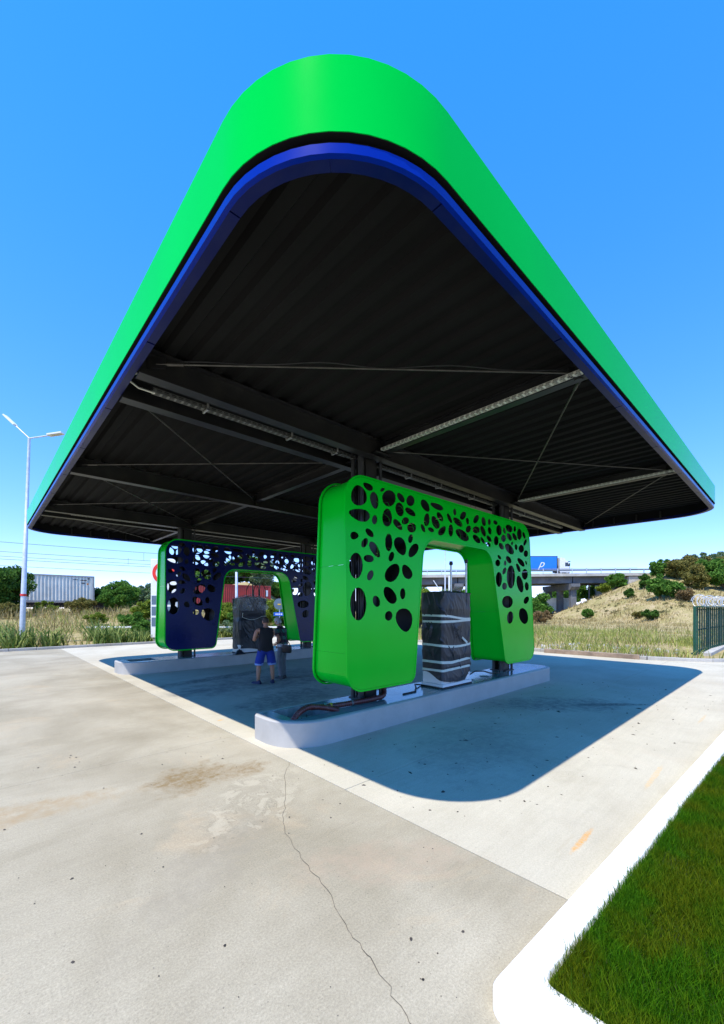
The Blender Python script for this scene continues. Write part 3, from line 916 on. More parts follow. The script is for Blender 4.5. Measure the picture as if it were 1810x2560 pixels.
# ================================================================ PERFORATED PORTALS
# openings in the portal faces: centre (x, z), half axis along, half axis across, egg factor
HOLES = [(4.564,3.797,-.034,.163,.179,.057,.200),(4.775,3.987,-.109,.034,.044,.053,.300),(4.921,3.777,.031,-.143,-.100,-.031,.120),
(5.128,4.002,.056,.038,.023,-.019,.200),(5.288,3.879,-.006,-.149,-.178,-.033,.080),(5.604,3.950,.085,-.069,-.067,-.043,.000),
(5.871,3.942,-.005,-.103,-.121,-.022,.000),(4.568,3.478,-.237,.010,.039,.103,.300),(4.913,3.446,-.013,-.083,-.066,-.006,.000),
(5.227,3.531,-.007,-.162,-.127,-.019,-.050),(5.562,3.730,.028,-.122,-.114,-.032,.000),(5.861,3.729,.140,-.050,-.055,-.053,.100),
(5.500,3.443,.107,-.080,-.065,-.043,.100),(5.706,3.540,-.088,-.060,-.058,.039,.100),(5.883,3.441,-.004,-.093,-.131,-.018,.000),
(6.312,3.924,.102,-.099,-.098,-.052,.100),(6.682,3.973,.208,-.024,-.043,-.060,-.100),(6.341,3.655,-.024,-.131,-.093,-.009,.000),
(6.774,3.780,.083,-.079,-.078,-.038,.000),(6.616,3.645,.091,-.114,-.105,-.044,-.150),(6.218,3.476,.046,-.071,-.054,-.021,.000),
(6.467,3.478,.090,-.021,-.035,-.040,.000),(6.832,3.507,.109,.103,.084,-.025,.200),(4.442,3.119,.093,.011,-.002,-.063,.200),
(4.786,3.207,.082,-.057,-.052,-.039,.000),(4.664,3.027,.052,.082,.062,-.014,.000),(4.898,2.935,.103,-.123,-.082,-.041,.150),
(5.247,3.098,-.007,-.158,-.095,-.010,.000),(5.555,3.060,.082,-.155,-.146,-.050,.200),(5.839,3.230,-.026,-.084,-.066,-.000,.000),
(5.912,3.019,-.116,-.134,-.102,.029,.100),(4.459,2.634,-.008,-.213,-.151,-.011,.000),(4.750,2.773,.119,-.005,-.017,-.063,.000),
(5.304,2.852,-.037,-.088,-.068,.007,.000),(4.775,2.495,-.046,-.087,-.066,.014,.000),(5.322,2.571,-.136,-.161,-.145,.049,-.100),
(5.708,2.609,.085,-.123,-.120,-.043,-.200),(4.488,2.016,-.010,-.269,-.181,-.001,.000),(4.901,2.062,.032,-.094,-.085,-.017,.000),
(5.241,2.172,.114,-.140,-.123,-.050,-.100),(5.575,2.207,-.005,-.102,-.075,-.002,.000),(5.191,1.814,-.025,-.083,-.094,.013,.000),
(5.603,1.732,.047,-.212,-.222,-.021,.200),(7.297,3.959,.007,-.071,-.061,-.013,.000),(7.603,3.931,-.078,-.100,-.096,.011,.000),
(7.102,3.797,.074,-.089,-.059,-.025,.000),(7.401,3.761,.156,-.070,-.080,-.055,.000),(7.770,3.838,.019,-.072,-.063,-.015,.000),
(8.120,3.932,-.087,-.107,-.090,.010,.000),(8.439,3.924,.028,-.101,-.094,-.022,.000),(8.688,3.950,-.005,-.071,-.070,-.010,.000),
(8.968,3.978,.082,-.031,-.066,-.042,.000),(7.132,3.552,-.007,-.130,-.089,-.012,.000),(7.549,3.506,.222,-.089,-.112,-.081,-.050),
(7.792,3.665,-.055,-.084,-.096,.007,.000),(8.109,3.691,.155,.020,-.005,-.081,.000),(8.401,3.698,.078,-.116,-.092,-.029,.000),
(8.689,3.747,.024,-.087,-.086,-.019,.000),(9.128,3.813,.013,-.127,-.139,-.024,.000),(9.388,3.834,.022,-.075,-.063,-.014,.000),
(9.632,3.925,.134,-.063,-.127,-.067,-.100),(9.928,3.953,-.006,-.074,-.072,-.010,.000),(10.168,3.845,-.012,-.148,-.133,-.016,.000),
(10.421,3.849,.045,-.084,-.079,-.019,.000),(8.113,3.487,.136,-.075,-.089,-.049,.000),(8.368,3.482,.078,-.067,-.057,-.024,.000),
(8.652,3.553,.089,-.068,-.073,-.031,.000),(8.604,3.418,.095,-.041,-.055,-.034,.000),(8.973,3.544,-.008,-.115,-.117,-.013,.000),
(9.332,3.644,-.007,-.090,-.124,-.014,.000),(9.626,3.714,.095,-.082,-.098,-.036,.000),(9.898,3.748,.095,-.080,-.093,-.034,.000),
(9.208,3.436,.084,-.069,-.094,-.036,.000),(9.756,3.563,-.004,-.049,-.054,-.006,.000),(9.612,3.409,.175,-.111,-.144,-.062,.000),
(9.959,3.492,.008,-.077,-.076,-.011,.000),(10.243,3.476,-.008,-.104,-.154,-.015,.000),(10.468,3.666,-.077,-.095,-.075,.004,.000),
(10.491,3.377,-.008,-.090,-.129,-.012,.000),(9.096,3.162,.067,-.045,-.057,-.024,.000),(9.550,3.140,.097,-.080,-.103,-.037,.000),
(9.010,3.019,-.006,-.083,-.121,-.009,.000),(9.366,3.042,-.005,-.067,-.060,-.004,.000),(10.201,3.124,.170,-.094,-.104,-.045,.000),
(10.485,3.133,.029,-.056,-.047,-.009,.000),(10.038,2.968,.081,-.111,-.086,-.020,.000),(9.311,2.847,-.068,-.087,-.082,.010,.000),
(9.631,2.719,-.022,-.290,-.217,-.011,.000),(10.386,2.825,-.012,-.142,-.174,-.010,.000),(9.036,2.627,-.013,-.180,-.152,-.007,.100),
(10.098,2.560,.081,-.213,-.172,-.024,.000),(9.292,2.477,-.007,-.087,-.119,-.004,.000),(10.470,2.516,.012,-.111,-.117,-.009,.000),
(9.412,2.099,-.012,-.151,-.271,-.003,.000),(10.414,2.154,-.103,-.095,-.123,.025,.000),(9.515,1.719,-.039,-.152,-.160,.009,.000),
(10.228,1.745,.077,-.207,-.245,-.021,.000)]


def round_poly(corners, n=8):
    """corners: (x, z, radius), counter-clockwise or clockwise; returns dense outline"""
    out = []
    m = len(corners)
    for i in range(m):
        p = Vector(corners[i][:2]); r = corners[i][2]
        a = (Vector(corners[i - 1][:2]) - p).normalized(); b = (Vector(corners[(i + 1) % m][:2]) - p).normalized()
        ang = a.angle(b)
        t = r / math.tan(ang / 2)
        ctr = p + (a + b).normalized() * (r / sin(ang / 2))
        s, e = p + a * t - ctr, p + b * t - ctr
        a0 = math.atan2(s.y, s.x); a1 = math.atan2(e.y, e.x)
        d = (a1 - a0 + pi) % (2 * pi) - pi
        for k in range(n + 1):
            q = a0 + d * k / n
            out.append((ctr.x + r * cos(q), ctr.y + r * sin(q)))
    return out


def inset(loop, d):
    """move a closed outline inwards (loop counter-clockwise)"""
    n = len(loop); out = []
    for i in range(n):
        p = Vector(loop[i]); a = p - Vector(loop[i - 1]); b = Vector(loop[(i + 1) % n]) - p
        if a.length < 1e-7: a = b
        if b.length < 1e-7: b = a
        na = Vector((-a.y, a.x)).normalized(); nb = Vector((-b.y, b.x)).normalized()
        nn = (na + nb); nn.normalize()
        k = d / max(.4, nn.dot(na))
        out.append(tuple(p + nn * k))
    return out


PORTAL = [(4.20, .60, .33), (5.84, .60, .20), (6.25, 3.28, .42), (8.72, 3.28, .42), (9.21, .60, .20), (10.76, .60, .33), (10.74, 4.15, .44), (4.26, 4.15, .44)]
OUT = round_poly(PORTAL, 9)
INS = inset(OUT, 0.045)


def a_front(z): return 4.83 + (z - .61) * .0395
def a_back(z): return 5.77 - (z - .61) * .0424


def hole_loop(h, n=16):
    x, z, ux, uz, vx, vz, k = h
    return [(x + cos(t) * ux + sin(t) * (1 - k * cos(t)) * vx, z + cos(t) * uz + sin(t) * (1 - k * cos(t)) * vz) for t in [q / n * 2 * pi for q in range(n)]]


def face_panel(outline, holes, afun, off, thick, root, name, mat):
    """perforated sheet following the leaning face; thick into the portal"""
    loops = [outline] + [hole_loop(h) for h in holes]
    bm = bmesh.new(); edges = []
    for lp in loops:
        vs = [bm.verts.new((x, 0, z)) for x, z in lp]
        for i in range(len(vs)): edges.append(bm.edges.new((vs[i - 1], vs[i])))
    bmesh.ops.triangle_fill(bm, use_beauty=True, use_dissolve=False, edges=edges, normal=(0, -1, 0))
    bm.verts.index_update()
    V = [(v.co.x, v.co.z) for v in bm.verts]
    F = [[v.index for v in f.verts] for f in bm.faces]
    bm.free()
    n = len(V)
    s = 1 if thick > 0 else -1
    vs = [(x, afun(z) + off, z) for x, z in V] + [(x, afun(z) + off + thick, z) for x, z in V]
    fs = [tuple(f) for f in F] + [tuple(i + n for i in reversed(f)) for f in F]
    k = 0
    for lp in loops:
        m = len(lp)
        fs += [(k + i, k + (i + 1) % m, n + k + (i + 1) % m, n + k + i) for i in range(m)]
        k += m
    mb = MB(); mb.add(vs, fs)
    o = mb.build(name, mat, root)
    o.data.materials.append(M['lining'])
    for p in o.data.polygons:
        if all(i >= n for i in p.vertices): p.material_index = 1
    return o


def band_pieces(root, loop, mat, dy):
    """wrap sheets between the two faces, cut into panels at seams"""
    n = len(loop)
    # cumulative length, seam about every 2 m and at the straight/curve changes
    d = [0.0]
    for i in range(n): d.append(d[-1] + math.dist(loop[i], loop[(i + 1) % n]))
    total = d[-1]
    cuts = [i for i in range(n) if math.dist(loop[i], loop[(i + 1) % n]) > 0.5]
    pieces = []
    start = (cuts[-1] + 1) % n            # first seam low on the near end face
    order = [(start + i) % n for i in range(n)]
    last = loop[order[-1]]; nxt = loop[order[0]]
    t_ = (last[1] - 1.22) / max(1e-6, last[1] - nxt[1])
    seam = lerp2(last, nxt, min(.95, max(.05, t_)))
    pts = [seam] + [loop[i] for i in order] + [seam]
    # subdivide long straights
    dense = []
    for a, b in zip(pts[:-1], pts[1:]):
        L = math.dist(a, b); q = max(1, int(L / .35))
        dense += [(a[0] + (b[0] - a[0]) * t / q, a[1] + (b[1] - a[1]) * t / q) for t in range(q)]
    dense.append(pts[-1])
    cur = [dense[0]]; acc = 0
    for a, b in zip(dense[:-1], dense[1:]):
        acc += math.dist(a, b); cur.append(b)
        if acc > 2.05:
            pieces.append(cur); cur = [b]; acc = 0
    if len(cur) > 1: pieces.append(cur)
    for pc in pieces:
        pc = list(pc)
        pc[0] = lerp2(pc[0], pc[1], .004); pc[-1] = lerp2(pc[-1], pc[-2], .004)
        m = len(pc); mb = MB(); vs = []
        for j, (x, z) in enumerate(pc):
            a = Vector(pc[max(0, j - 1)]); b = Vector(pc[min(m - 1, j + 1)])
            t = (b - a).normalized(); nn = Vector((-t.y, t.x)) * .006
            vs += [(x, a_front(z) + .02 + dy, z), (x, a_back(z) - .02 + dy, z), (x + nn.x, a_back(z) - .02 + dy, z + nn.y), (x + nn.x, a_front(z) + .02 + dy, z + nn.y)]
        fs = []
        for j in range(m - 1):
            for k in range(4):
                fs.append((j * 4 + k, j * 4 + (k + 1) % 4, (j + 1) * 4 + (k + 1) % 4, (j + 1) * 4 + k))
        fs += [(0, 1, 2, 3), tuple((m - 1) * 4 + k for k in (3, 2, 1, 0))]
        o = mb.add(vs, fs).build('wrap_panel', mat, root, smooth=35)
        o.data.materials.append(M['lining'])
        for p in o.data.polygons:
            if sum(1 for i in p.vertices if i % 4 >= 2) == len(p.vertices): p.material_index = 1


def trim(root, loop, afun, off, thick, mat, dy):
    """edge flange framing a face"""
    li = inset(loop, 0.03)
    n = len(loop); mb = MB()
    vs = []
    for (x, z), (xi, zi) in zip(loop, li):
        vs += [(x, afun(z) + off + dy, z), (xi, afun(zi) + off + dy, zi), (xi, afun(zi) + off + thick + dy, zi), (x, afun(z) + off + thick + dy, z)]
    fs = [(j * 4 + k, j * 4 + (k + 1) % 4, ((j + 1) % n) * 4 + (k + 1) % 4, ((j + 1) % n) * 4 + k) for j in range(n) for k in range(4)]
    mb.add(vs, fs).build('edge_trim', mat, root, smooth=35)


M['lining'] = paint('near-black inner lining', (0.012, 0.012, 0.013), .7)  # near-black, for the inward sides of the face and wrap sheets


def make_portal(dy, face_mat, label):
    root = empty('portal', (7.48, 5.3 + dy, .36), label=label, cat='portal')
    inv = Matrix.Translation((-7.48, -5.3 - dy, -.36))
    before = set(COL.objects)
    inner = inset(OUT, .034)
    face_panel(inner, HOLES, a_front, .004 + dy, .008, root, 'front_panel', face_mat)
    face_panel(inner, HOLES, a_back, -.004 + dy, -.008, root, 'back_panel', face_mat)
    trim(root, OUT, a_front, 0, .035, M['green'], dy)
    trim(root, OUT, a_back, 0, -.035, M['green'], dy)
    band_pieces(root, INS, M['green'], dy)
    for o in set(COL.objects) - before:
        o.data.transform(inv)
    return root


make_portal(0.0, M['green'], 'glossy green portal cladding with organic oval holes, nearer to the camera')
make_portal(8.60, M['navy'], 'navy blue portal cladding with green edges and oval holes on the rear island')

# ================================================================ PUMP ISLANDS
def island_outline(y0, y1, x0=3.02, x1=11.55, d=0.0):
    pts = []
    for r, sx, sy, a0 in ((.44, 1, 0, -pi / 2), (.44, 1, 1, 0), (.14, 0, 1, pi / 2), (.66, 0, 0, pi)):
        cx = x1 - r if sx else x0 + r; cy = y1 - r if sy else y0 + r; r2 = r - d
        for k in range(11):
            t = a0 + k / 10 * pi / 2
            pts.append((cx + cos(t) * r2, cy + sin(t) * r2))
    return pts


def make_island(y0, y1, label):
    root = empty('pump_island', (7, (y0 + y1) / 2, 0), label=label, cat='island')
    T = Matrix.Translation((-7, -(y0 + y1) / 2, 0))
    H = .36
    lo = island_outline(y0, y1); c1 = island_outline(y0, y1, d=.012); c2 = island_outline(y0, y1, d=.03); ins = island_outline(y0, y1, d=.085)
    n = len(lo); mb = MB()
    loops = [[(*p, 0) for p in lo], [(*p, H - .02) for p in lo], [(*p, H - .006) for p in c1], [(*p, H) for p in c2], [(*p, H) for p in ins]]
    vs = [T @ Vector(p) for lp in loops for p in lp]
    fs = [(a * n + k, a * n + (k + 1) % n, (a + 1) * n + (k + 1) % n, (a + 1) * n + k) for a in range(4) for k in range(n)]
    mb.add(vs, fs).build('kerb_wall', M['isl_side'], root, smooth=35)
    # painted deck with the open service pit near the front end
    px0, px1, py0, py1 = 3.30, 4.05, y0 + .30, y1 - .12
    bm = bmesh.new(); ed = []
    for lp in ([(x, y) for x, y in ins], [(px0, py0), (px1, py0), (px1, py1), (px0, py1)]):
        v = [bm.verts.new((x, y, H + .0)) for x, y in lp]
        for i in range(len(v)): ed.append(bm.edges.new((v[i - 1], v[i])))
    bmesh.ops.triangle_fill(bm, use_beauty=True, use_dissolve=False, edges=ed, normal=(0, 0, 1))
    bm.transform(T)
    me = bpy.data.meshes.new('deck'); bm.to_mesh(me); bm.free(); me.materials.append(M['isl_top'])
    link(bpy.data.objects.new('deck', me), root)
    z0 = H - .17
    v = [(px0, py0, H), (px1, py0, H), (px1, py1, H), (px0, py1, H), (px0, py0, z0), (px1, py0, z0), (px1, py1, z0), (px0, py1, z0)]
    MB().add([T @ Vector(p) for p in v], [(0, 1, 5, 4), (1, 2, 6, 5), (2, 3, 7, 6), (3, 0, 4, 7), (4, 5, 6, 7)]).build('service_pit', M['pit'], root, fix=False)
    for k in range(7):
        x, y = px0 + rng.uniform(.05, .45), py0 + rng.uniform(.05, .3)
        MB().tube([T @ Vector((x, y, z0)), T @ Vector((x + rng.uniform(-.02, .02), y, z0 + rng.uniform(.09, .17)))], .008, 6).build('rebar', M['rod'], root)
    for cx in (7.95, 8.6):
        MB().tube([T @ Vector((cx, y0 + .42, H + .001)), T @ Vector((cx, y0 + .42, H + .006))], .11, 20).build('sump_cover', M['pit'], root, smooth=50)
    return root


make_island(4.62, 5.68, 'raised pale kerb pump island with open service pit at its near end')
make_island(13.22, 14.34, 'rear pump island under the navy portal')


# ---- corrugated conduits, cables on the front island
def corrugated(name, pts, r, mat, label, cat, rings=26.0):
    P = []
    pts = [Vector(p) for p in pts]
    for a in range(len(pts) - 1):
        p0, p1, p2, p3 = pts[max(0, a - 1)], pts[a], pts[a + 1], pts[min(len(pts) - 1, a + 2)]
        L = (p2 - p1).length; q = max(4, int(L * 110))
        for k in range(q):
            t = k / q
            P.append(0.5 * ((2 * p1) + (p2 - p0) * t + (2 * p0 - 5 * p1 + 4 * p2 - p3) * t * t + (3 * p1 - p0 - 3 * p2 + p3) * t ** 3))
    P.append(pts[-1])
    rs = [r * (1 + .07 * (1 if (i // 2) % 2 else -1)) for i in range(len(P))]
    o = MB().tube(P, rs, 10).build(name, mat, smooth=60)
    return tag(o, label, cat)


h1 = corrugated('conduit', [(3.76, 5.20, .405), (4.15, 5.05, .405), (4.6, 4.98, .41), (4.95, 4.97, .41), (5.20, 5.02, .42), (5.28, 5.08, .52), (5.25, 5.12, .66)], .042, M['hose'],
                'straight brown corrugated conduit lying on the front island up to the portal leg', 'conduit')
for k, (x, mm) in enumerate(((3.98, 'isl_top'), (4.07, 'tapey'), (4.45, 'isl_top'))):
    if mm == 'tapey' and 'tapey' not in M: M['tapey'] = paint('yellow tape', (0.45, 0.30, 0.02), .5)
    d = Vector((.93, -.33, 0)) if x < 4.3 else Vector((.99, -.12, 0))
    y = 5.20 - (x - 3.76) * .385 if x < 4.15 else 5.05 - (x - 4.15) * .155
    MB().tube([Vector((x, y, .406)) - d * .02, Vector((x, y, .406)) + d * .02], .0475, 12).build('tape_band', M[mm], h1, smooth=50)
h2 = corrugated('conduit', [(3.22, 4.99, .24), (3.28, 4.97, .33), (3.42, 5.00, .43), (3.62, 5.02, .47), (3.86, 4.98, .43), (4.02, 4.93, .385), (4.08, 4.90, .36)], .042, M['hose'],
                'short brown corrugated conduit arching out of the service pit', 'conduit')
for (pp, lab) in (([(7.68, 5.15, .40), (7.95, 5.10, .43), (8.2, 5.05, .52), (8.5, 5.0, .50), (8.8, 5.0, .42), (9.3, 5.05, .37)], 'black cable looping from the wrapped pump to the right portal leg'),
                  ([(6.62, 5.35, .38), (6.40, 5.30, .42), (6.25, 5.15, .40), (6.05, 5.0, .37), (5.7, 5.0, .37)], 'black cable on the island left of the wrapped pump')):
    pts = pp
    tag(MB().tube(pts, .016, 8).build('cable', M['cable'], smooth=60), lab, 'cable')
# ================================================================ WRAPPED FUEL DISPENSERS
def film(name):
    m, n, l, b = new_mat(name)
    b.inputs['Base Color'].default_value = (0.75, 0.78, 0.80, 1)
    b.inputs['Roughness'].default_value = 0.25
    tr = n.new('ShaderNodeBsdfTransparent')
    ms = n.new('ShaderNodeMixShader')
    nz = n.new('ShaderNodeTexNoise'); nz.inputs['Scale'].default_value = 4; nz.inputs['Detail'].default_value = 3
    tc = n.new('ShaderNodeTexCoord'); l.new(tc.outputs['Object'], nz.inputs['Vector'])
    r = n.new('ShaderNodeMapRange'); r.inputs['From Min'].default_value = .35; r.inputs['From Max'].default_value = .7; r.inputs['To Min'].default_value = .04; r.inputs['To Max'].default_value = .42
    l.new(nz.outputs['Fac'], r.inputs['Value']); l.new(r.outputs[0], ms.inputs[0])
    l.new(tr.outputs[0], ms.inputs[1]); l.new(b.outputs[0], ms.inputs[2])
    l.new(ms.outputs[0], n['Material Output'].inputs['Surface'])
    return m


M['clearwrap'] = film('clear film')


def wrapped(w, d, z0, z1, seed, cinch, amp=.03, hem=None, top_dome=.02, bulge=0.0):
    """sheet of plastic pulled round a cabinet: folds, cinched at the tape lines, ragged hem"""
    rnd = random.Random(seed)
    N, Mz = 176, 120
    r = .05
    per = []
    seq = [(w / 2 - r, -d / 2 + r, -pi / 2), (w / 2 - r, d / 2 - r, 0), (-w / 2 + r, d / 2 - r, pi / 2), (-w / 2 + r, -d / 2 + r, pi)]
    raw = []
    for cx, cy, a0 in seq:
        for k in range(5):
            t = a0 + k / 4 * pi / 2
            raw.append((cx + r * cos(t), cy + r * sin(t), cos(t), sin(t)))
    L = [0]
    for i in range(len(raw)): L.append(L[-1] + math.dist(raw[i][:2], raw[(i + 1) % len(raw)][:2]))
    for k in range(N):
        s = L[-1] * k / N
        i = max(j for j in range(len(raw)) if L[j] <= s + 1e-9)
        t = (s - L[i]) / max(1e-9, L[i + 1] - L[i])
        a, b = raw[i], raw[(i + 1) % len(raw)]
        nx, ny = a[2] + (b[2] - a[2]) * t, a[3] + (b[3] - a[3]) * t
        q = math.hypot(nx, ny)
        per.append((a[0] + (b[0] - a[0]) * t, a[1] + (b[1] - a[1]) * t, nx / q, ny / q, s))
    vs = []
    so = Vector((seed * 3.1, seed * 1.7, 0))
    folds = []
    for q in range(58):
        an = rnd.choice([-1.15, -1.0, -.8, 1.2, 1.45, -1.4]) + rnd.uniform(-.25, .25)
        folds.append((rnd.uniform(0, L[-1]), rnd.uniform(z0, z1), cos(an), sin(an), rnd.uniform(.10, .42), rnd.uniform(.007, .02), rnd.uniform(.25, 1) * rnd.choice([1, 1, -.5])))
    for j in range(Mz + 1):
        v = j / Mz
        for (x, y, nx, ny, s) in per:
            zb = z0
            if hem: zb = z0 + hem * max(0, mnoise.noise(Vector((x * 2.1 + seed, y * 2.1, 5.5))) * 1.1 + .55 * max(0, abs(x) / (w / 2) - .55) + .10)
            z = zb + (z1 - zb) * v
            # long slanting folds plus crumple
            c = Vector((x * 2.2 + z * .9, y * 2.2 + z * .9, z * .9)) + so
            wv = mnoise.noise(c * .8) * 1.2
            f = 1 - abs(mnoise.noise(Vector((c.x * 3.2 + wv, c.y * 3.2, c.z * 1.1)))) * 2.1
            g = mnoise.noise(Vector((x * 9 + z * 3, y * 9, z * 7)) + so)
            big = mnoise.noise(Vector((x * 1.7, y * 1.7, z * 1.6)) + so * 2)
            tight = 1.0
            for cz in cinch: tight = min(tight, .12 + abs(z - cz) / .16)
            tight = min(1, tight)
            cr = 0
            for (fs_, fz, ca, sa, fl, fw, fa) in folds:
                du = (s - fs_ + L[-1] / 2) % L[-1] - L[-1] / 2; dv = z - fz
                if abs(du) > .5: continue
                al = du * ca + dv * sa; ac = -du * sa + dv * ca + .03 * sin(al * 7 + fs_)
                if abs(al) < fl and abs(ac) < fw * 3: cr += fa * math.exp(-(ac / fw) ** 2) * (1 - (al / fl) ** 2)
            f2 = 1 - abs(mnoise.noise(Vector((c.x * 5.5 + wv * 1.5, c.y * 5.5, c.z * 1.6)) + so)) * 3.2
            dd = (amp * .25 * max(0, f) ** 2 + amp * .10 * max(0, f2) ** 2 + amp * 1.35 * cr + amp * .05 * g + (amp * .7 + bulge) * max(0, big + .25)) * tight
            vs.append((x + nx * dd, y + ny * dd, z))
    fs = [(j * N + k, j * N + (k + 1) % N, (j + 1) * N + (k + 1) % N, (j + 1) * N + k) for j in range(Mz) for k in range(N)]
    # gathered top
    base = Mz * N
    for ring in range(1, 6):
        q = 1 - ring / 6
        for k in range(N):
            x, y, z = vs[base + k]
            hh = top_dome * (1 - q) + .022 * mnoise.noise(Vector((x * q * 6, y * q * 6, seed)))
            vs.append((x * q, y * q, z + hh + .012 * sin(k * .9) * q))
    for ring in range(5):
        a = base + ring * N; b = a + N
        fs += [(a + k, a + (k + 1) % N, b + (k + 1) % N, b + k) for k in range(N)]
    fs.append(tuple(base + 5 * N + k for k in range(N)))
    return MB().add(vs, fs), per


def tape_loop(per, z_of, hgt, off, name, mat, parent):
    N = len(per); vs = []
    for k, (x, y, nx, ny, s) in enumerate(per):
        z = z_of(x, y, s)
        o = off + .004 * mnoise.noise(Vector((x * 14, y * 14, z * 9)))
        for dz, dd in ((-hgt / 2, 0), (hgt / 2, 0), (hgt / 2, -.006), (-hgt / 2, -.006)):
            vs.append((x + nx * (o + dd), y + ny * (o + dd), z + dz * (1 + .12 * mnoise.noise(Vector((x * 6, y * 6, 2))))))
    fs = [(k * 4 + q, k * 4 + (q + 1) % 4, ((k + 1) % N) * 4 + (q + 1) % 4, ((k + 1) % N) * 4 + q) for k in range(N) for q in range(4)]
    return MB().add(vs, fs).build(name, mat, parent, smooth=50)


# front pump -------------------------------------------------------
p1 = empty('fuel_pump', (7.14, 5.06, .36), label='fuel pump wrapped in black plastic and pale tape under the green portal', cat='fuel pump')
w, d = 1.00, .52
MB().cbox(-w / 2 - .02, w / 2 + .02, -d / 2 - .02, d / 2 + .02, 0.0, .03, .005).build('base_frame', M['rubber'], p1)
MB().cbox(-w / 2 - .012, w / 2 + .012, -d / 2 - .012, d / 2 + .012, .03, .085, .006).cbox(-w / 2 + .012, w / 2 - .012, -d / 2 + .012, d / 2 - .012, .085, .34, .02).build('plinth', M['white'], p1)
MB().box(-w / 2 + .03, w / 2 - .03, -d / 2 + .03, d / 2 - .03, .34, 1.84).build('cabinet', M['ink'], p1)
mb, per = wrapped(w, d, .10, 1.90, 3, [.35, .50, .87, 1.33, 1.42], amp=.034, hem=.30, top_dome=.05, bulge=.012)
mb.build('plastic_wrap', M['wrap'], p1, smooth=70)
tape_loop(per, lambda x, y, s: 1.44 - .07 * sstep(-.5, .35, x) + .02 * y, .042, .014, 'tape', M['tape'], p1)
tape_loop(per, lambda x, y, s: 1.32 + .02 * sstep(-.2, .5, x), .045, .012, 'tape', M['tape'], p1)
tape_loop(per, lambda x, y, s: .82 + .035 * x * x * 4 + .03 * y, .045, .013, 'tape', M['tape'], p1)
tape_loop(per, lambda x, y, s: .50 + .07 * abs(x + .2), .05, .013, 'tape', M['tape'], p1)
tape_loop(per, lambda x, y, s: .37 + .03 * x, .045, .013, 'tape', M['tape'], p1)
MB().box(-.11, .11, -.004, .004, -.022, .022, Matrix.Translation((.20, -d / 2 - .045, .93)) @ Matrix.Rotation(R(32), 4, 'Y')).build('tape_end', M['tape'], p1)
MB().tube([(.40 + .028 * cos(t), -d / 2 + .010, .27 + .028 * sin(t)) for t in [q / 12 * 1.6 * pi for q in range(13)]], .005, 5).build('maker_mark', M['ink'], p1, smooth=60)
MB().box(.34, .43, -d / 2 + .008, -d / 2 + .0115, .20, .207).build('maker_mark', M['ink'], p1)
for x, y, zt in ((-.09, -.17, 2.54), (.43, -.19, 2.62)):
    m = MB().tube([(x, y, 1.80), (x, y, 2.48 + (zt - 2.56))], .020, 12).build('hose_mast', M['zinc'], p1, smooth=60)
    MB().tube([(x, y, zt - .08), (x, y, zt - .06), (x, y, zt - .05), (x, y, zt)], [.022, .040, .040, .030], 12).build('mast_cap', M['steel_dark'], m, smooth=60)
# loose pale film caught on top
vs, fs = [], []
for j in range(9):
    for k in range(13):
        vs.append((.18 + .30 * k / 12, -.12 + .24 * j / 8, 1.93 + .09 * abs(mnoise.noise(Vector((k * .45, j * .5, 3)))) + .10 * (k / 12) ** 2))
fs = [(j * 13 + k, j * 13 + k + 1, (j + 1) * 13 + k + 1, (j + 1) * 13 + k) for j in range(8) for k in range(12)]
MB().add(vs, fs).build('loose_film', M['clearwrap'], p1, smooth=80)

# rear pump --------------------------------------------------------
p2 = empty('fuel_pump', (7.17, 13.62, .36), label='rear fuel pump wrapped in black sheet with clear film over its top', cat='fuel pump')
MB().cbox(-.54, .54, -.28, .28, 0.0, .03, .005).build('base_frame', M['rubber'], p2)
MB().cbox(-.53, .53, -.275, .275, .03, .30, .02).build('plinth', M['white'], p2)
MB().box(-.47, .47, -.22, .22, .30, 1.80).build('cabinet', M['ink'], p2)
mb, per = wrapped(1.02, .54, .12, 1.92, 9, [1.27], amp=.035, hem=.10, top_dome=.10, bulge=.05)
mb.build('plastic_wrap', M['wrap'], p2, smooth=70)
mb, per2 = wrapped(1.07, .59, 1.50, 1.97, 17, [], amp=.04, hem=.30, top_dome=.12)
mb.build('clear_film', M['clearwrap'], p2, smooth=70)
pts = []
for k in range(15):
    t = k / 14
    pts.append((-.46 + .95 * t, -.345 - .01 * sin(3 * t), 1.27 - .10 * sin(pi * min(1, t * 1.25)) + .03 * t))
MB().tube([(-.44, -.34, 1.42)] + pts, .008, 6).build('tie_rope', M['tape'], p2, smooth=60)
for sx in (.12, .40):
    m = MB().tube([(sx, 0, 1.8), (sx, 0, 2.52)], .022, 10).build('hose_mast', M['rod'], p2, smooth=60)
    for s in (-1, 1):
        pts = [(sx, 0, 2.50)] + [(sx + s * .24 * sin(t), -.02 * s, 2.28 + .26 * cos(t) - .10 * t) for t in [k / 10 * pi * .62 for k in range(1, 11)]]
        MB().tube(pts, .014, 6).build('hose', M['rubber'], m, smooth=60)
vs = []
tag(MB().add(*(lambda P: (P, [(j * 9 + k, j * 9 + k + 1, (j + 1) * 9 + k + 1, (j + 1) * 9 + k) for j in range(5) for k in range(8)]))(
    [(6.42 + .36 * k / 8, 13.12 + .26 * j / 5, .362 + .16 * max(0, sin(pi * k / 8)) * sin(pi * j / 5) * (1 + .4 * mnoise.noise(Vector((k * .8, j * .8, 0))))) for j in range(6) for k in range(9)]
)).build('crumpled_sheet', M['wrap'], smooth=80), 'crumpled black sheet on the rear island beside the wrapped pump', 'sheet')
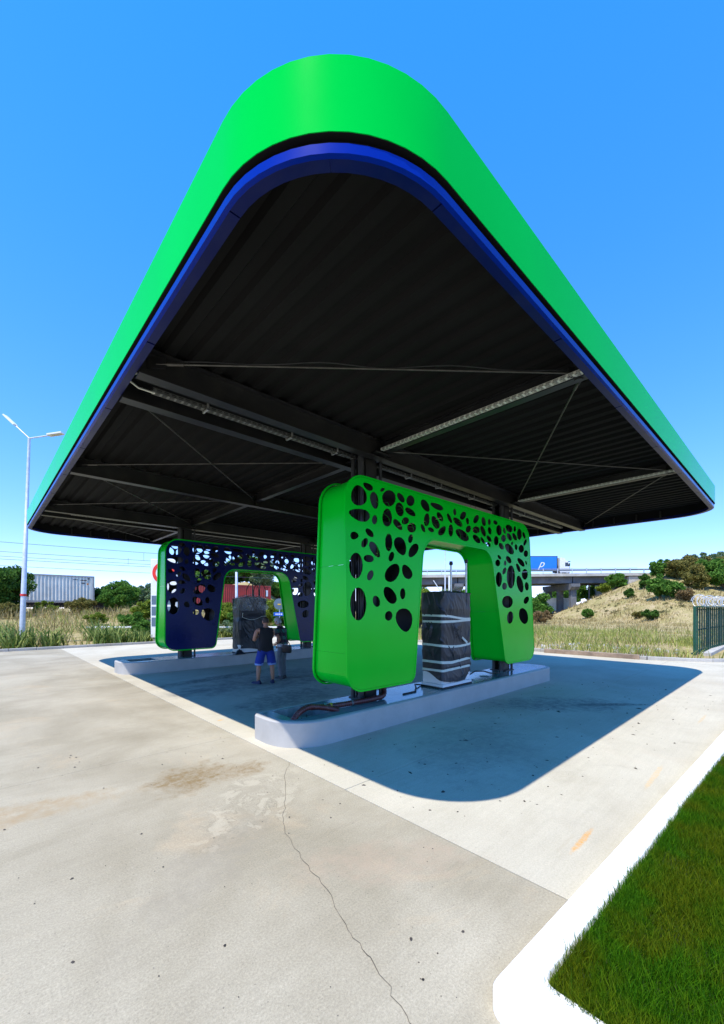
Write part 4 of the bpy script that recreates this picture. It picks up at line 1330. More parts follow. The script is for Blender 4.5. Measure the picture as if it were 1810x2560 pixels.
# ================================================================ PEOPLE
def skinned(name, joints, edges, mat, parent, root, subsurf=2):
    """continuous tapered figure: joints {key: (x, y, z, rx, ry)}"""
    keys = list(joints)
    idx = {k: i for i, k in enumerate(keys)}
    me = bpy.data.meshes.new(name)
    me.from_pydata([joints[k][:3] for k in keys], [(idx[a], idx[b]) for a, b in edges], [])
    o = bpy.data.objects.new(name, me)
    link(o, parent)
    sk = o.modifiers.new('skin', 'SKIN')
    for k in keys:
        s = me.skin_vertices[0].data[idx[k]]
        s.radius = (joints[k][3], joints[k][4])
        s.use_root = (k == root)
    sk.use_smooth_shade = True
    ss = o.modifiers.new('sub', 'SUBSURF'); ss.levels = subsurf; ss.render_levels = subsurf
    dg = bpy.context.evaluated_depsgraph_get()
    m2 = bpy.data.meshes.new_from_object(o.evaluated_get(dg))
    o.modifiers.clear()
    o.data = m2
    m2.materials.clear(); m2.materials.append(mat)
    m2.polygons.foreach_set('use_smooth', [True] * len(m2.polygons))
    return o


def garment(name, body_o, joints, edges, keep, off, mat, parent, thick=.006):
    """cloth cut from the body surface: faces whose nearest bone passes keep(), pushed out by off"""
    me = body_o.data
    segs = [(a, b, Vector(joints[a][:3]), Vector(joints[b][:3]), (joints[a][3] + joints[b][3]) / 2) for a, b in edges]
    def near(p):
        best = None
        for a, b, p0, p1, rr in segs:
            d = p1 - p0; t = max(0, min(1, (p - p0).dot(d) / d.length_squared))
            q = (p - (p0 + d * t)).length - rr
            if best is None or q < best[0]: best = (q, a, b, t)
        return best
    fl = []
    for f in me.polygons:
        c = f.center
        q = near(c)
        if keep(q[1], q[2], q[3], c): fl.append(tuple(f.vertices))
    used = sorted({i for f in fl for i in f}); mp = {v: i for i, v in enumerate(used)}
    vs = []
    for v in used:
        p = me.vertices[v].co; nn = me.vertices[v].normal
        w_ = .006 * mnoise.noise(Vector((p.x * 14, p.y * 14, p.z * 9)))
        vs.append(p + nn * (off(p) + w_))
    n = len(vs)
    vs += [Vector(vs[i]) - me.vertices[used[i]].normal * thick for i in range(n)]
    fs = [tuple(mp[i] for i in f) for f in fl]
    cnt = {}
    for f in fs:
        for i in range(len(f)):
            e = (f[i], f[(i + 1) % len(f)]); cnt[tuple(sorted(e))] = cnt.get(tuple(sorted(e)), []) + [e]
    rim = [e[0] for e in cnt.values() if len(e) == 1]
    fs += [tuple(i + n for i in reversed(f)) for f in fs] + [(b, a, a + n, b + n) for a, b in rim]
    return MB().add(vs, fs).build(name, mat, parent, smooth=70)


def hand(parent, wrist, palm_dir, across, mat, curl=.5, side=1):
    """palm and five separate fingers, slightly curled"""
    wrist = Vector(wrist); d = Vector(palm_dir).normalized(); a = Vector(across).normalized(); nn = d.cross(a).normalized() * side
    j = {'w': (*wrist, .024, .019), 'p': (*(wrist + d * .05), .036, .016), 'k': (*(wrist + d * .088), .036, .014)}
    e = [('w', 'p'), ('p', 'k')]
    for i, (o, L) in enumerate(((-.030, .072), (-.010, .082), (.010, .076), (.029, .060))):
        b0 = wrist + d * .085 + a * o
        b1 = b0 + (d * cos(curl * .5) + nn * sin(curl * .5)) * L * .5
        b2 = b1 + (d * cos(curl * 1.6) + nn * sin(curl * 1.6)) * L * .5
        for q, p in enumerate((b0, b1, b2)): j[f'f{i}{q}'] = (*p, .0095 - .001 * q, .0095 - .001 * q)
        e += [('k', f'f{i}0'), (f'f{i}0', f'f{i}1'), (f'f{i}1', f'f{i}2')]
    t0 = wrist + d * .03 - a * .034; t1 = t0 + (d * .7 - a * .6 + nn * .3).normalized() * .035; t2 = t1 + (d * .95 + nn * .3).normalized() * .03
    for q, p in enumerate((t0, t1, t2)): j[f't{q}'] = (*p, .011, .011)
    e += [('p', 't0'), ('t0', 't1'), ('t1', 't2')]
    return skinned('hand', j, e, mat, parent, 'w', 1)


def head_mesh(mb, c, yaw_m, s=1.0):
    """head with brow, nose, chin, ears; c = centre, local +y is the face"""
    T = Matrix.Translation(c) @ yaw_m
    N, K = 28, 22
    vs = []
    for j in range(K + 1):
        ph = -pi / 2 + pi * j / K
        z = sin(ph) * .118 * s
        for k in range(N):
            th = 2 * pi * k / N
            x, y = cos(th) * cos(ph), sin(th) * cos(ph)
            rx, ry = .076, .096
            low = max(0, -sin(ph))
            rx *= 1 - .28 * low; 
            yy = y * ry * (1 - .10 * low * (1 if y > 0 else -.2)) + (.012 * low if y > 0 else .02 * low)
            if y > 0 and abs(x) < .35 and -.45 < sin(ph) < .1:
                yy += .022 * (1 - abs(x) / .35) * (1 - abs(sin(ph) + .18) / .3 if abs(sin(ph) + .18) < .3 else 0)
            if y > .5 and .12 < sin(ph) < .3: yy += .005
            if y > .4 and abs(abs(x) - .36) < .2 and -.05 < sin(ph) < .14: yy -= .008
            vs.append(T @ Vector((x * rx * s, yy * s, z)))
    fs = [(j * N + k, j * N + (k + 1) % N, (j + 1) * N + (k + 1) % N, (j + 1) * N + k) for j in range(K) for k in range(N)]
    mb.add(vs, fs)
    for sgn in (-1, 1):
        ev = []
        for k in range(10):
            t = 2 * pi * k / 10
            for o, rr in ((0.0, 1.0), (.018, .9)):
                ev.append(T @ Vector((sgn * (.072 + o) * s, (-.006 + .020 * cos(t) * rr) * s, (-.008 + .034 * sin(t) * rr) * s)))
        ef = [(2 * k, 2 * k + 1, (2 * k + 3) % 20, (2 * k + 2) % 20) for k in range(10)] + [tuple(2 * k + 1 for k in range(10))]
        mb.add(ev, ef)
    return T


M['hair_dark'] = paint('cropped dark hair', (0.05, 0.03, 0.022), .7, var=.3, scale=60, bump=.002, bscale=160)
M['hair_grey'] = paint('grey hair', (0.36, 0.36, 0.37), .6, var=.3, scale=50, bump=.004, bscale=90)
M['tank'] = paint('black cotton', (0.010, 0.009, 0.011), .85, var=.2, scale=9, bump=.003, bscale=16)
M['shorts'] = paint('royal blue cotton', (0.008, 0.03, 0.25), .8, var=.25, scale=5, bump=.006, bscale=12)
M['hem'] = paint('pale blue hem', (0.22, 0.33, 0.62), .8)
M['shoe_navy'] = paint('navy canvas', (0.008, 0.012, 0.055), .7)
M['shoe_black'] = paint('black shoe', (0.01, 0.01, 0.012), .45)
M['trouser'] = paint('grey trousers', (0.15, 0.155, 0.17), .8, var=.15, scale=6, bump=.006, bscale=10)
M['tee'] = paint('white hem', (0.62, 0.63, 0.68), .8)
M['bag'] = paint('black bag leather', (0.012, 0.011, 0.011), .45, bump=.002, bscale=30)


def plaid():
    m, n, l, b = new_mat('green navy checked shirt')
    tc = n.new('ShaderNodeTexCoord')
    sx = n.new('ShaderNodeSeparateXYZ'); l.new(tc.outputs['Object'], sx.inputs[0])
    def band(src, f, ph):
        w = n.new('ShaderNodeMath'); w.operation = 'MULTIPLY'; w.inputs[1].default_value = f; l.new(src, w.inputs[0])
        a = n.new('ShaderNodeMath'); a.operation = 'ADD'; a.inputs[1].default_value = ph; l.new(w.outputs[0], a.inputs[0])
        s = n.new('ShaderNodeMath'); s.operation = 'SINE'; l.new(a.outputs[0], s.inputs[0])
        r = n.new('ShaderNodeMapRange'); r.inputs['From Min'].default_value = -.15; r.inputs['From Max'].default_value = .15; l.new(s.outputs[0], r.inputs['Value'])
        return r.outputs[0]
    m1 = n.new('ShaderNodeMix'); m1.data_type = 'RGBA'; m1.inputs['A'].default_value = (.012, .014, .03, 1); m1.inputs['B'].default_value = (.03, .17, .13, 1)
    l.new(band(sx.outputs[2], 34, .6), m1.inputs['Factor'])
    m2 = n.new('ShaderNodeMix'); m2.data_type = 'RGBA'; m2.inputs['B'].default_value = (.10, .05, .05, 1)
    mm = n.new('ShaderNodeMath'); mm.operation = 'MULTIPLY'; mm.inputs[1].default_value = .55; l.new(band(sx.outputs[0], 40, 0), mm.inputs[0]); l.new(mm.outputs[0], m2.inputs['Factor'])
    l.new(m1.outputs['Result'], m2.inputs['A']); l.new(m2.outputs['Result'], b.inputs['Base Color'])
    b.inputs['Roughness'].default_value = .85
    return m


M['plaid'] = plaid()


def shoe(parent, x, y, yaw, mat, s=1.0):
    mb = MB(); T = Matrix.Translation((x, y, 0)) @ Matrix.Rotation(yaw, 4, 'Z')
    rows = [(-.085, .034, .075), (-.05, .040, .095), (0, .040, .090), (.05, .044, .066), (.10, .047, .052), (.15, .043, .045), (.185, .024, .032)]
    vs = []
    for (yy, wd, hh) in rows:
        for k in range(8):
            t = pi * k / 7
            vs.append(T @ Vector((cos(t) * wd * s, yy * s, max(0.002, sin(t)) ** .7 * hh * s if 0 < k < 7 else .002)))
    fs = [(r * 8 + k, r * 8 + k + 1, (r + 1) * 8 + k + 1, (r + 1) * 8 + k) for r in range(6) for k in range(7)]
    fs += [(r * 8 + 7, r * 8, (r + 1) * 8, (r + 1) * 8 + 7) for r in range(6)] + [tuple(range(8)), tuple(reversed(range(48, 56)))]
    o = mb.add(vs, fs).build('shoe', mat, parent, smooth=60)
    return o


def yawm(a, pitch=0.0): return Matrix.Rotation(a, 4, 'Z') @ Matrix.Rotation(pitch, 4, 'X')


# ---- man with the black vest, seen from behind; local +y is forwards
man = empty('person', (5.45, 9.49, 0), rz=math.atan2(4.0, 1.3) - pi / 2,
            label='person in black vest and blue shorts standing with back turned, legs apart', cat='person')
J = {'pelvis': (0, 0, .92, .150, .115), 'waist': (0, .01, 1.08, .155, .125), 'chest': (0, -.01, 1.28, .175, .125), 'neckb': (0, -.01, 1.43, .085, .075), 'neck': (0, .01, 1.50, .058, .058), 'skull': (0, .03, 1.58, .06, .065),
     'lh': (-.11, 0, .86, .105, .105), 'lk': (-.175, .02, .47, .060, .062), 'lc': (-.185, -.01, .33, .060, .064), 'la': (-.20, -.02, .09, .038, .042), 'lf': (-.22, .05, .045, .036, .03),
     'rh': (.11, 0, .86, .105, .105), 'rk': (.165, .02, .47, .060, .062), 'rc': (.17, -.01, .33, .060, .064), 'ra': (.175, -.02, .09, .038, .042), 'rf': (.175, .06, .045, .036, .03),
     'ls': (-.205, 0, 1.385, .066, .066), 'lu': (-.265, .0, 1.24, .055, .058), 'le': (-.29, .04, 1.11, .044, .046), 'lm': (-.20, .20, 1.17, .041, .041), 'lw': (-.10, .31, 1.22, .028, .026),
     'rs': (.190, .02, 1.38, .064, .064), 'ru': (.205, .085, 1.26, .052, .055), 're': (.175, .17, 1.14, .042, .044), 'rm': (.13, .27, 1.19, .039, .039), 'rw': (.07, .34, 1.24, .028, .026)}
E_ = [('pelvis', 'waist'), ('waist', 'chest'), ('chest', 'neckb'), ('neckb', 'neck'), ('neck', 'skull'), ('pelvis', 'lh'), ('lh', 'lk'), ('lk', 'lc'), ('lc', 'la'), ('la', 'lf'), ('pelvis', 'rh'), ('rh', 'rk'), ('rk', 'rc'), ('rc', 'ra'), ('ra', 'rf'),
      ('chest', 'ls'), ('ls', 'lu'), ('lu', 'le'), ('le', 'lm'), ('lm', 'lw'), ('chest', 'rs'), ('rs', 'ru'), ('ru', 're'), ('re', 'rm'), ('rm', 'rw')]
body = skinned('body', J, E_, M['skin'], man, 'pelvis')
mb = MB(); T = head_mesh(mb, Vector((0, .035, 1.60)), yawm(R(14), R(-4))); hd = mb.build('head', M['skin'], man, smooth=80)
hv, hf = [], []
N = 24
for j in range(9):
    ph = R(8) + (pi / 2 - R(8)) * j / 8
    for k in range(N):
        th = 2 * pi * k / N
        low = 0 if sin(th) > .3 else R(26) * (1 - j / 8)
        p2_ = ph - low
        hv.append(T @ Vector((cos(th) * cos(p2_) * .0795, sin(th) * cos(p2_) * .099 - .001, sin(p2_) * .1215)))
hf = [(j * N + k, j * N + (k + 1) % N, (j + 1) * N + (k + 1) % N, (j + 1) * N + k) for j in range(8) for k in range(N)] + [tuple(8 * N + k for k in range(N))]
MB().add(hv, hf).build('hair', M['hair_dark'], hd, smooth=80)
hand(man, (-.10, .31, 1.22), (.5, .6, .35), (.3, .0, .95), M['skin'], .9)
hand(man, (.07, .34, 1.24), (-.5, .5, .3), (-.3, .0, .95), M['skin'], .9, -1)
TORSO = {('pelvis', 'waist'), ('waist', 'chest'), ('chest', 'neckb')}
LEGS = {('pelvis', 'lh'), ('lh', 'lk'), ('pelvis', 'rh'), ('rh', 'rk')}
def vest_keep(a, b, t, c):
    if (a, b) in TORSO or (a, b) in {('pelvis', 'lh'), ('pelvis', 'rh')}: return .86 < c.z < 1.445
    if (a, b) in {('chest', 'ls'), ('chest', 'rs')}: return abs(c.x) < .165
    return False
garment('vest', body, J, E_, vest_keep, lambda p: .016, M['tank'], man)
sh = garment('shorts', body, J, E_, lambda a, b, t, c: ((a, b) in LEGS or (a, b) in TORSO) and .50 < c.z < .93, lambda p: .012 + .040 * max(0, min(1, (.85 - p.z) / .3)), M['shorts'], man)
garment('hem', body, J, E_, lambda a, b, t, c: (a, b) in LEGS and .485 < c.z < .535, lambda p: .056, M['hem'], sh)
shoe(man, -.205, -.005, R(32), M['shoe_navy'], 1.12)
shoe(man, .175, -.005, R(-6), M['shoe_navy'], 1.12)

# ---- older man in the checked shirt, turned to the left with a shoulder bag
old = empty('person', (6.17, 9.83, 0), rz=math.atan2(.86, -.36) - pi / 2,
            label='grey haired person in green checked shirt and grey trousers, hand on hip', cat='person')
J = {'pelvis': (0, 0, .92, .135, .10), 'waist': (0, .02, 1.06, .135, .11), 'chest': (0, .055, 1.26, .155, .115), 'neckb': (0, .09, 1.40, .07, .065), 'neck': (0, .115, 1.47, .052, .052), 'skull': (0, .15, 1.55, .056, .06),
     'lh': (-.085, 0, .86, .085, .085), 'lk': (-.09, .03, .49, .058, .058), 'la': (-.085, -.03, .09, .038, .040), 'lf': (-.085, .05, .045, .034, .03),
     'rh': (.085, 0, .86, .085, .085), 'rk': (.09, .05, .49, .058, .058), 'ra': (.10, .03, .09, .038, .040), 'rf': (.10, .11, .045, .034, .03),
     'ls': (-.185, .07, 1.35, .058, .058), 'lu': (-.245, .02, 1.23, .048, .048), 'le': (-.275, -.10, 1.10, .040, .042), 'lm': (-.235, -.02, 1.02, .036, .036), 'lw': (-.185, .06, .965, .026, .026),
     'rs': (.185, .07, 1.35, .058, .058), 'ru': (.21, .10, 1.20, .048, .048), 're': (.21, .10, 1.07, .040, .042), 'rm': (.19, .17, .99, .036, .036), 'rw': (.17, .23, .93, .026, .026)}
E2 = [('pelvis', 'waist'), ('waist', 'chest'), ('chest', 'neckb'), ('neckb', 'neck'), ('neck', 'skull'), ('pelvis', 'lh'), ('lh', 'lk'), ('lk', 'la'), ('la', 'lf'), ('pelvis', 'rh'), ('rh', 'rk'), ('rk', 'ra'), ('ra', 'rf'),
      ('chest', 'ls'), ('ls', 'lu'), ('lu', 'le'), ('le', 'lm'), ('lm', 'lw'), ('chest', 'rs'), ('rs', 'ru'), ('ru', 're'), ('re', 'rm'), ('rm', 'rw')]
body2 = skinned('body', J, E2, M['skin'], old, 'pelvis')
mb = MB(); T = head_mesh(mb, Vector((0, .165, 1.575)), yawm(R(8), R(-16)), .97); hd = mb.build('head', M['skin'], old, smooth=80)
hv = []
for j in range(9):
    ph = R(14) + (pi / 2 - R(14)) * j / 8
    for k in range(N):
        th = 2 * pi * k / N
        low = 0 if sin(th) > .45 else R(48) * (1 - j / 8)
        p2_ = ph - low
        hv.append(T @ Vector((cos(th) * cos(p2_) * .084, sin(th) * cos(p2_) * .106 - .004, sin(p2_) * .127)))
MB().add(hv, hf).build('hair', M['hair_grey'], hd, smooth=80)
hand(old, (-.185, .06, .965), (.4, .8, -.2), (0, .2, -.95), M['skin'], .6)
hand(old, (.17, .23, .93), (-.1, .7, -.6), (.9, 0, .1), M['skin'], .6)
def shirt_keep(a, b, t, c):
    if (a, b) in TORSO: return .97 < c.z < 1.44
    return (a, b) in {('chest', 'ls'), ('chest', 'rs')} or ((a, b) in {('ls', 'lu'), ('rs', 'ru')} and c.z > 1.20)
garment('shirt', body2, J, E2, shirt_keep, lambda p: .018 + .012 * max(0, min(1, (1.1 - p.z) / .1)), M['plaid'], old)
garment('shirt_hem', body2, J, E2, lambda a, b, t, c: ((a, b) in TORSO or (a, b) in LEGS) and .90 < c.z < .985 and abs(c.x) < .2, lambda p: .022, M['tee'], old)
garment('trousers', body2, J, E2, lambda a, b, t, c: ((a, b) in LEGS or (a, b) in {('lk', 'la'), ('rk', 'ra')} or (a, b) in TORSO) and .09 < c.z < .93, lambda p: .010 + .018 * max(0, min(1, (.8 - p.z) / .4)), M['trouser'], old)
shoe(old, -.086, -.01, R(4), M['shoe_black'], 1.1)
shoe(old, .10, .05, R(-8), M['shoe_black'], 1.1)
# bag hanging at the hip
bagr = empty('shoulder_bag', tuple(old.matrix_basis @ Vector((-.16, -.25, .74))), rz=old.rotation_euler.z, label='black shoulder bag hanging at the hip of the grey haired person', cat='bag')
mb = MB().cbox(-.055, .055, -.13, .13, -.01, .20, .035); mb.build('bag_body', M['bag'], bagr, smooth=60)
MB().cbox(-.068, -.045, -.125, .125, .07, .205, .012).build('flap', M['bag'], bagr, smooth=60)
pts = [(0.0, -.11, .19), (-.01, .02, .42), (-.005, .20, .63), (.03, .31, .715), (.075, .36, .70)]
pts2 = [(0.0, .11, .19), (-.01, .16, .42), (-.005, .24, .63), (.03, .315, .713)]
MB().tube(pts, .010, 6).tube(pts2, .010, 6).build('strap', M['bag'], bagr, smooth=60)
# ================================================================ BACKGROUND THINGS
# ---- street lamps
def street_lamp(loc, h, label, heads, r0=.10, lean=(0, 0), group=None):
    root = empty('street_lamp', loc, label=label, cat='street lamp')
    if group: root['group'] = group
    top = Vector((lean[0] * h, lean[1] * h, h))
    q = [top * t for t in (0, .1, .1001, .55, .551, 1)]
    MB().tube(q, [r0, r0 * .98, r0 * .98, r0 * .74, r0 * .68, r0 * .5], 14).build('pole', M['zinc_pole'], root, smooth=50)
    MB().tube([top * .0, top * .004], r0 * 2.1, 14).build('base_flange', M['zinc_pole'], root, smooth=50)
    for (dx, dy, dz) in heads:
        e = top + Vector((dx, dy, dz)); d = Vector((dx, dy, dz)).normalized()
        s = top - d * .04
        arm = MB().tube([s, e], .035, 10).build('arm', M['zinc_pole'], root, smooth=50)
        side = d.cross(Vector((0, 0, 1))).normalized(); up = side.cross(d).normalized()
        Mx = Matrix((( *d, 0), (*side, 0), (*up, 0), (0, 0, 0, 1))).transposed()
        Mx = Matrix.Translation(e) @ Mx
        MB().cbox(-.05, .72, -.15, .15, -.03, .055, .018, Mx).build('lamp_head', M['white'], arm)
        MB().box(.12, .62, -.11, .11, -.036, -.028, Mx).build('lamp_glass', M['film_lens'], arm)
    return root


M['film_lens'] = paint('lamp lens', (0.55, 0.56, 0.52), .2, var=.05)
lamp = street_lamp((1.69, 28.2, terrain_z(1.69, 28.2)), 10.9, 'tall galvanised street lamp with two heads standing in the weeds at the left', [(-.56, .50, .70), (.78, -.72, .16)], .13, (.027, -.024))
MB().tube([(.027 * 2.55, -.024 * 2.55, 2.55), (.027 * 2.66, -.024 * 2.66, 2.66)], .145, 14).build('red_band', M['red_mark'], lamp, smooth=50)
street_lamp((*W(-9.4, 30.8), .0), 9.0, 'white lamp post seen through the navy portal behind the rear pump', [(1.0, .2, .3), (-1.0, -.2, .3)], .12)
street_lamp((*W(9.6, 47.5), .0), 10.0, 'slim pale lamp post seen through the green portal in front of the flyover', [(.9, -.9, .3)], .09)
pl = empty('utility_post', (*W(9.35, 44.0), 0), label='white post with diagonal stay seen above the front wrapped pump', cat='post')
MB().tube([(0, 0, 0), (0, 0, 5.4)], .11, 12).build('post', M['white'], pl, smooth=50)
MB().tube([(-1.35, 1.1, 4.9), (-.1, .1, 2.5)], .05, 8).build('stay', M['white'], pl, smooth=50)

# ---- shipping containers on flat wagons
def corrugated_side(L, z0, z1, depth=.062, pit=.278):
    prof = []
    x = 0.15
    while x < L - .15 - pit:
        prof += [(x, 0), (x + .07, 0), (x + .138, depth), (x + .21, depth)]
        x += pit
    prof += [(min(x, L - .15), 0), (L - .15, 0)]
    return prof


def container(x0, x1, y, zb, h, mat, mat_frame, label, marks):
    root = empty('shipping_container', (x0, y, zb), label=label, cat='container')
    L = x1 - x0; D = 2.44
    for yy, sgn in ((0, 1), (D, -1)):
        pr = corrugated_side(L, 0, h)
        vs = [(px, yy + sgn * (.012 + pd), z) for z in (.16, h - .12) for px, pd in pr]
        n = len(pr)
        MB().add(vs, [(i, i + 1, n + i + 1, n + i) for i in range(n - 1)]).build('side_wall', mat, root, fix=False)
    MB().box(.1, L - .1, .06, D - .06, .05, .12).build('floor', mat_frame, root)
    MB().box(.08, L - .08, .04, D - .04, h - .08, h - .03).build('roof', mat, root)
    for xx in (0, L - .16):
        for yy in (0, D - .16):
            MB().cbox(xx, xx + .16, yy, yy + .16, 0, h, .01).build('corner_post', mat_frame, root)
    for yy in (0, D - .10):
        MB().box(.16, L - .16, yy, yy + .10, .0, .16).build('bottom_rail', mat_frame, root)
        MB().box(.16, L - .16, yy, yy + .08, h - .12, h).build('top_rail', mat_frame, root)
    for xx in (.03, L - .09):
        MB().box(xx, xx + .06, .16, D - .16, .0, h - .02).build('end_wall', mat, root)
    for (mx, mz, mw, mh, mm) in marks:
        MB().box(mx, mx + mw, -.004, .008, mz, mz + mh).build('marking', M[mm], root)
    return root


def wagon(x0, x1, y, zt, label):
    root = empty('flat_wagon', (x0, y, zt), label=label, cat='wagon')
    L = x1 - x0
    MB().box(0, L, .15, 2.3, -.16, -.01).build('deck', M['wagon'], root)
    for yy in (.35, 2.0):
        mb = MB().add([(0.3, yy, -.16), (L - .3, yy, -.16), (L - 2.6, yy, -.5), (2.6, yy, -.5), (.3, yy + .1, -.16), (L - .3, yy + .1, -.16), (L - 2.6, yy + .1, -.5), (2.6, yy + .1, -.5)],
                      [(0, 1, 2, 3), (4, 7, 6, 5), (0, 4, 5, 1), (3, 2, 6, 7), (1, 5, 6, 2), (0, 3, 7, 4)])
        mb.build('sole_bar', M['wagon'], root)
    for bx in (1.9, L - 1.9):
        bg = MB().box(bx - 1.3, bx + 1.3, .30, .42, -.62, -.38).box(bx - .2, bx + .2, .42, 1.9, -.6, -.4).box(bx - 1.3, bx + 1.3, 1.9, 2.02, -.62, -.38).build('bogie', M['wagon'], root)
        for dx in (-.9, .9):
            for yy in (.48, 1.85):
                mw = MB().tube([(bx + dx, yy, -.72), (bx + dx, yy + .12, -.72)], .46, 20).build('wheel', M['wagon'], bg, smooth=50)
    for xx in (-.25, L):
        for yy in (.55, 1.9):
            MB().tube([(xx, yy, -.1), (xx + .25, yy, -.1)], [.06, .06], 10).build('buffer', M['wagon'], root, smooth=50)
    return root


M['wagon'] = paint('dirty wagon steel', (0.035, 0.028, 0.026), .8, var=.4, scale=2)
M['box_grey'] = paint('pale grey container', (0.78, 0.73, 0.63), .55, var=.10, scale=.9, dirt=(.40, .30, .22), dirt_amt=.3, dscale=1.2)
M['box_grey_f'] = paint('grey container frame', (0.36, 0.34, 0.32), .6, var=.2, scale=1.5)
M['box_red'] = paint('red container', (0.40, 0.035, 0.026), .5, var=.14, scale=.8, dirt=(.16, .05, .04), dirt_amt=.4, dscale=1.3)
M['orange'] = paint('orange mark', (.75, .22, .02), .5)
container(-3.6, 8.6, 48.8, 2.52, 2.62, M['box_grey'], M['box_grey_f'], 'pale grey corrugated container on a rail wagon behind the street lamp', [(11.0, 2.15, .55, .07, 'ink'), (11.1, 1.85, .30, .10, 'ink'), (11.55, 1.75, .14, .14, 'orange'), (10.4, 2.2, .4, .05, 'ink'), (11.6, 2.3, .2, .1, 'ink')])
wagon(-4.2, 11.6, 48.9, 2.50, 'dark flat rail wagon under the pale grey container')
container(16.6, 28.8, 48.8, 2.30, 2.59, M['box_red'], M['box_red'], 'red corrugated container on a rail wagon seen through the navy portal', [(11.4, 1.2, .35, .8, 'white')])
wagon(13.2, 30.5, 48.9, 2.28, 'dark flat rail wagon under the red container')
M['ballast'] = paint('railway ballast', (.15, .13, .115), .95, var=.3, scale=1.5, bump=.03, bscale=9)
tb_ = MB().add([(-80, 45.6, 1.2), (60, 45.6, 1.2), (60, 46.8, 1.42), (-80, 46.8, 1.42), (60, 54.0, 1.42), (-80, 54.0, 1.42)], [(0, 1, 2, 3), (3, 2, 4, 5)]).build('track_bed', M['ballast'], fix=False)
tag(tb_, kind='structure')
# rails
for yy, lab in ((49.3, 'nearer steel rail under the wagons'), (50.8, 'farther steel rail under the wagons')):
    tag(MB().box(-60, 60, yy, yy + .07, 1.42, 1.57).build('rail', M['wagon']), lab, 'rail', group='rails under the wagons')

# ---- overhead line: five wires with droppers
def wire(p, q, sag, name, label, r=.018, n=16):
    p, q = Vector(p), Vector(q)
    pts = [p.lerp(q, k / n) - Vector((0, 0, sag * 4 * (k / n) * (1 - k / n))) for k in range(n + 1)]
    return tag(MB().tube(pts, r, 5).build(name, M['wire'], smooth=60), label, 'wire', 'overhead railway wires')


M['wire'] = paint('weathered copper wire', (0.07, 0.10, 0.15), .6, metal=.2)
wy = 47.0
for (zl, zr_, yo, lab) in ((7.95, 8.35, 0, 'topmost overhead railway wire against the sky at the left'), (7.25, 7.65, 1.2, 'second overhead railway wire from the top'), (7.05, 7.55, 3.8, 'third overhead railway wire from the top'),
                           (6.55, 7.05, 1.2, 'fourth overhead railway wire from the top'), (6.35, 6.35, 3.8, 'lowest overhead railway wire above the pale container')):
    o = wire((-22, wy + yo, zl - .35), (46, wy + yo, zr_), .25, 'overhead_wire', lab)
for xx, z0, z1 in ((13.0, 7.05, 7.9), (11.5, 6.5, 7.2)):
    MBo = MB().tube([(xx, wy + 1.2, z0), (xx, wy + 1.2, z1)], .014, 5).build('wire_dropper', M['wire'])
    tag(MBo, 'short vertical dropper between two overhead railway wires, ' + ('right one' if xx > 12 else 'left one'), 'wire')

# ---- price totem behind the navy portal
tt = empty('totem_sign', (*W(-11.32, 23.6), .0), rz=R(-43 + 4), label='white totem sign with red ring logo behind the left leg of the navy portal', cat='sign')
MB().cbox(-.72, .72, -.16, .16, .25, 4.75, .05).build('body', M['white'], tt)
MB().cbox(-.60, .60, -.12, .12, 0, .25, .02).build('plinth', M['pit'], tt)
MB().tube([(0, 0, 4.75), (0, 0, 4.86)], [.25, .2], 16).build('cap', M['zinc'], tt, smooth=50)
ring = MB(); vs = []
for k in range(36):
    t = 2 * pi * k / 36
    for rr, yy in ((.62, -.163), (.44, -.163), (.44, -.175), (.62, -.175)):
        vs.append((cos(t) * rr, yy, 3.95 + sin(t) * rr))
ring.add(vs, [(k * 4 + q, k * 4 + (q + 1) % 4, ((k + 1) % 36) * 4 + (q + 1) % 4, ((k + 1) % 36) * 4 + q) for k in range(36) for q in range(4)]).build('ring_logo', M['red_mark'], tt)
M['totem_blue'] = paint('slate panel', (.10, .15, .20), .4)
for k in range(3):
    MB().box(-.66, .66, -.172, -.162, 2.15 - k * .62, 2.65 - k * .62).build('price_panel', M['totem_blue'], tt)

# ---- road signs behind the navy portal
rs = empty('road_sign', (*W(-6.22, 31.0), -.2), rz=R(-43), label='round road sign seen from behind above a small blue plate, by the red container', cat='sign')
MB().tube([(0, 0, 0), (0, 0, 2.85)], .04, 10).build('post', M['zinc_pole'], rs, smooth=50)
MB().tube([(0, -.05, 2.45), (0, -.08, 2.45)], .42, 28).build('disc', M['totem_blue'], rs, smooth=50)
MB().box(-.12, .12, -.09, -.082, 2.38, 2.47).build('sticker', paint('yellow label', (.7, .45, .03), .5), rs)
M['sign_blue'] = paint('sign blue', (.01, .10, .55), .4)
bp_ = MB().cbox(-.42, .42, -.08, -.05, 1.55, 1.82, .01).build('plate', M['sign_blue'], rs)
for k in range(4):
    MB().box(-.28 + k * .14, -.20 + k * .14, -.085, -.081, 1.63, 1.74).build('plate_mark', M['white'], bp_)
gb = empty('barrier_rail', (*W(-11.5, 27.6), 0), rz=R(-43), label='low white and red barrier rail in the weeds behind the rear kerb', cat='barrier')
for k in range(7):
    MB().box(-7 + k * 2, -5 + k * 2, -.03, .03, .62, .72).build('rail_section', M['red_mark'] if k in (2, 5) else M['white'], gb)
for k in range(5):
    MB().box(-6 + k * 3, -5.92 + k * 3, .03, .09, 0, .75).build('post', M['white'], gb)

# ---- flyover
fly = empty('flyover', (*W(0, 85), 0), rz=R(-43.03), label='concrete road flyover with piers and steel railings crossing the background at right', cat='bridge')
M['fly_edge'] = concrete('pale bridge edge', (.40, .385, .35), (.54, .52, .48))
M['fly_conc'] = concrete('grey bridge concrete', (.11, .118, .135), (.18, .188, .205))
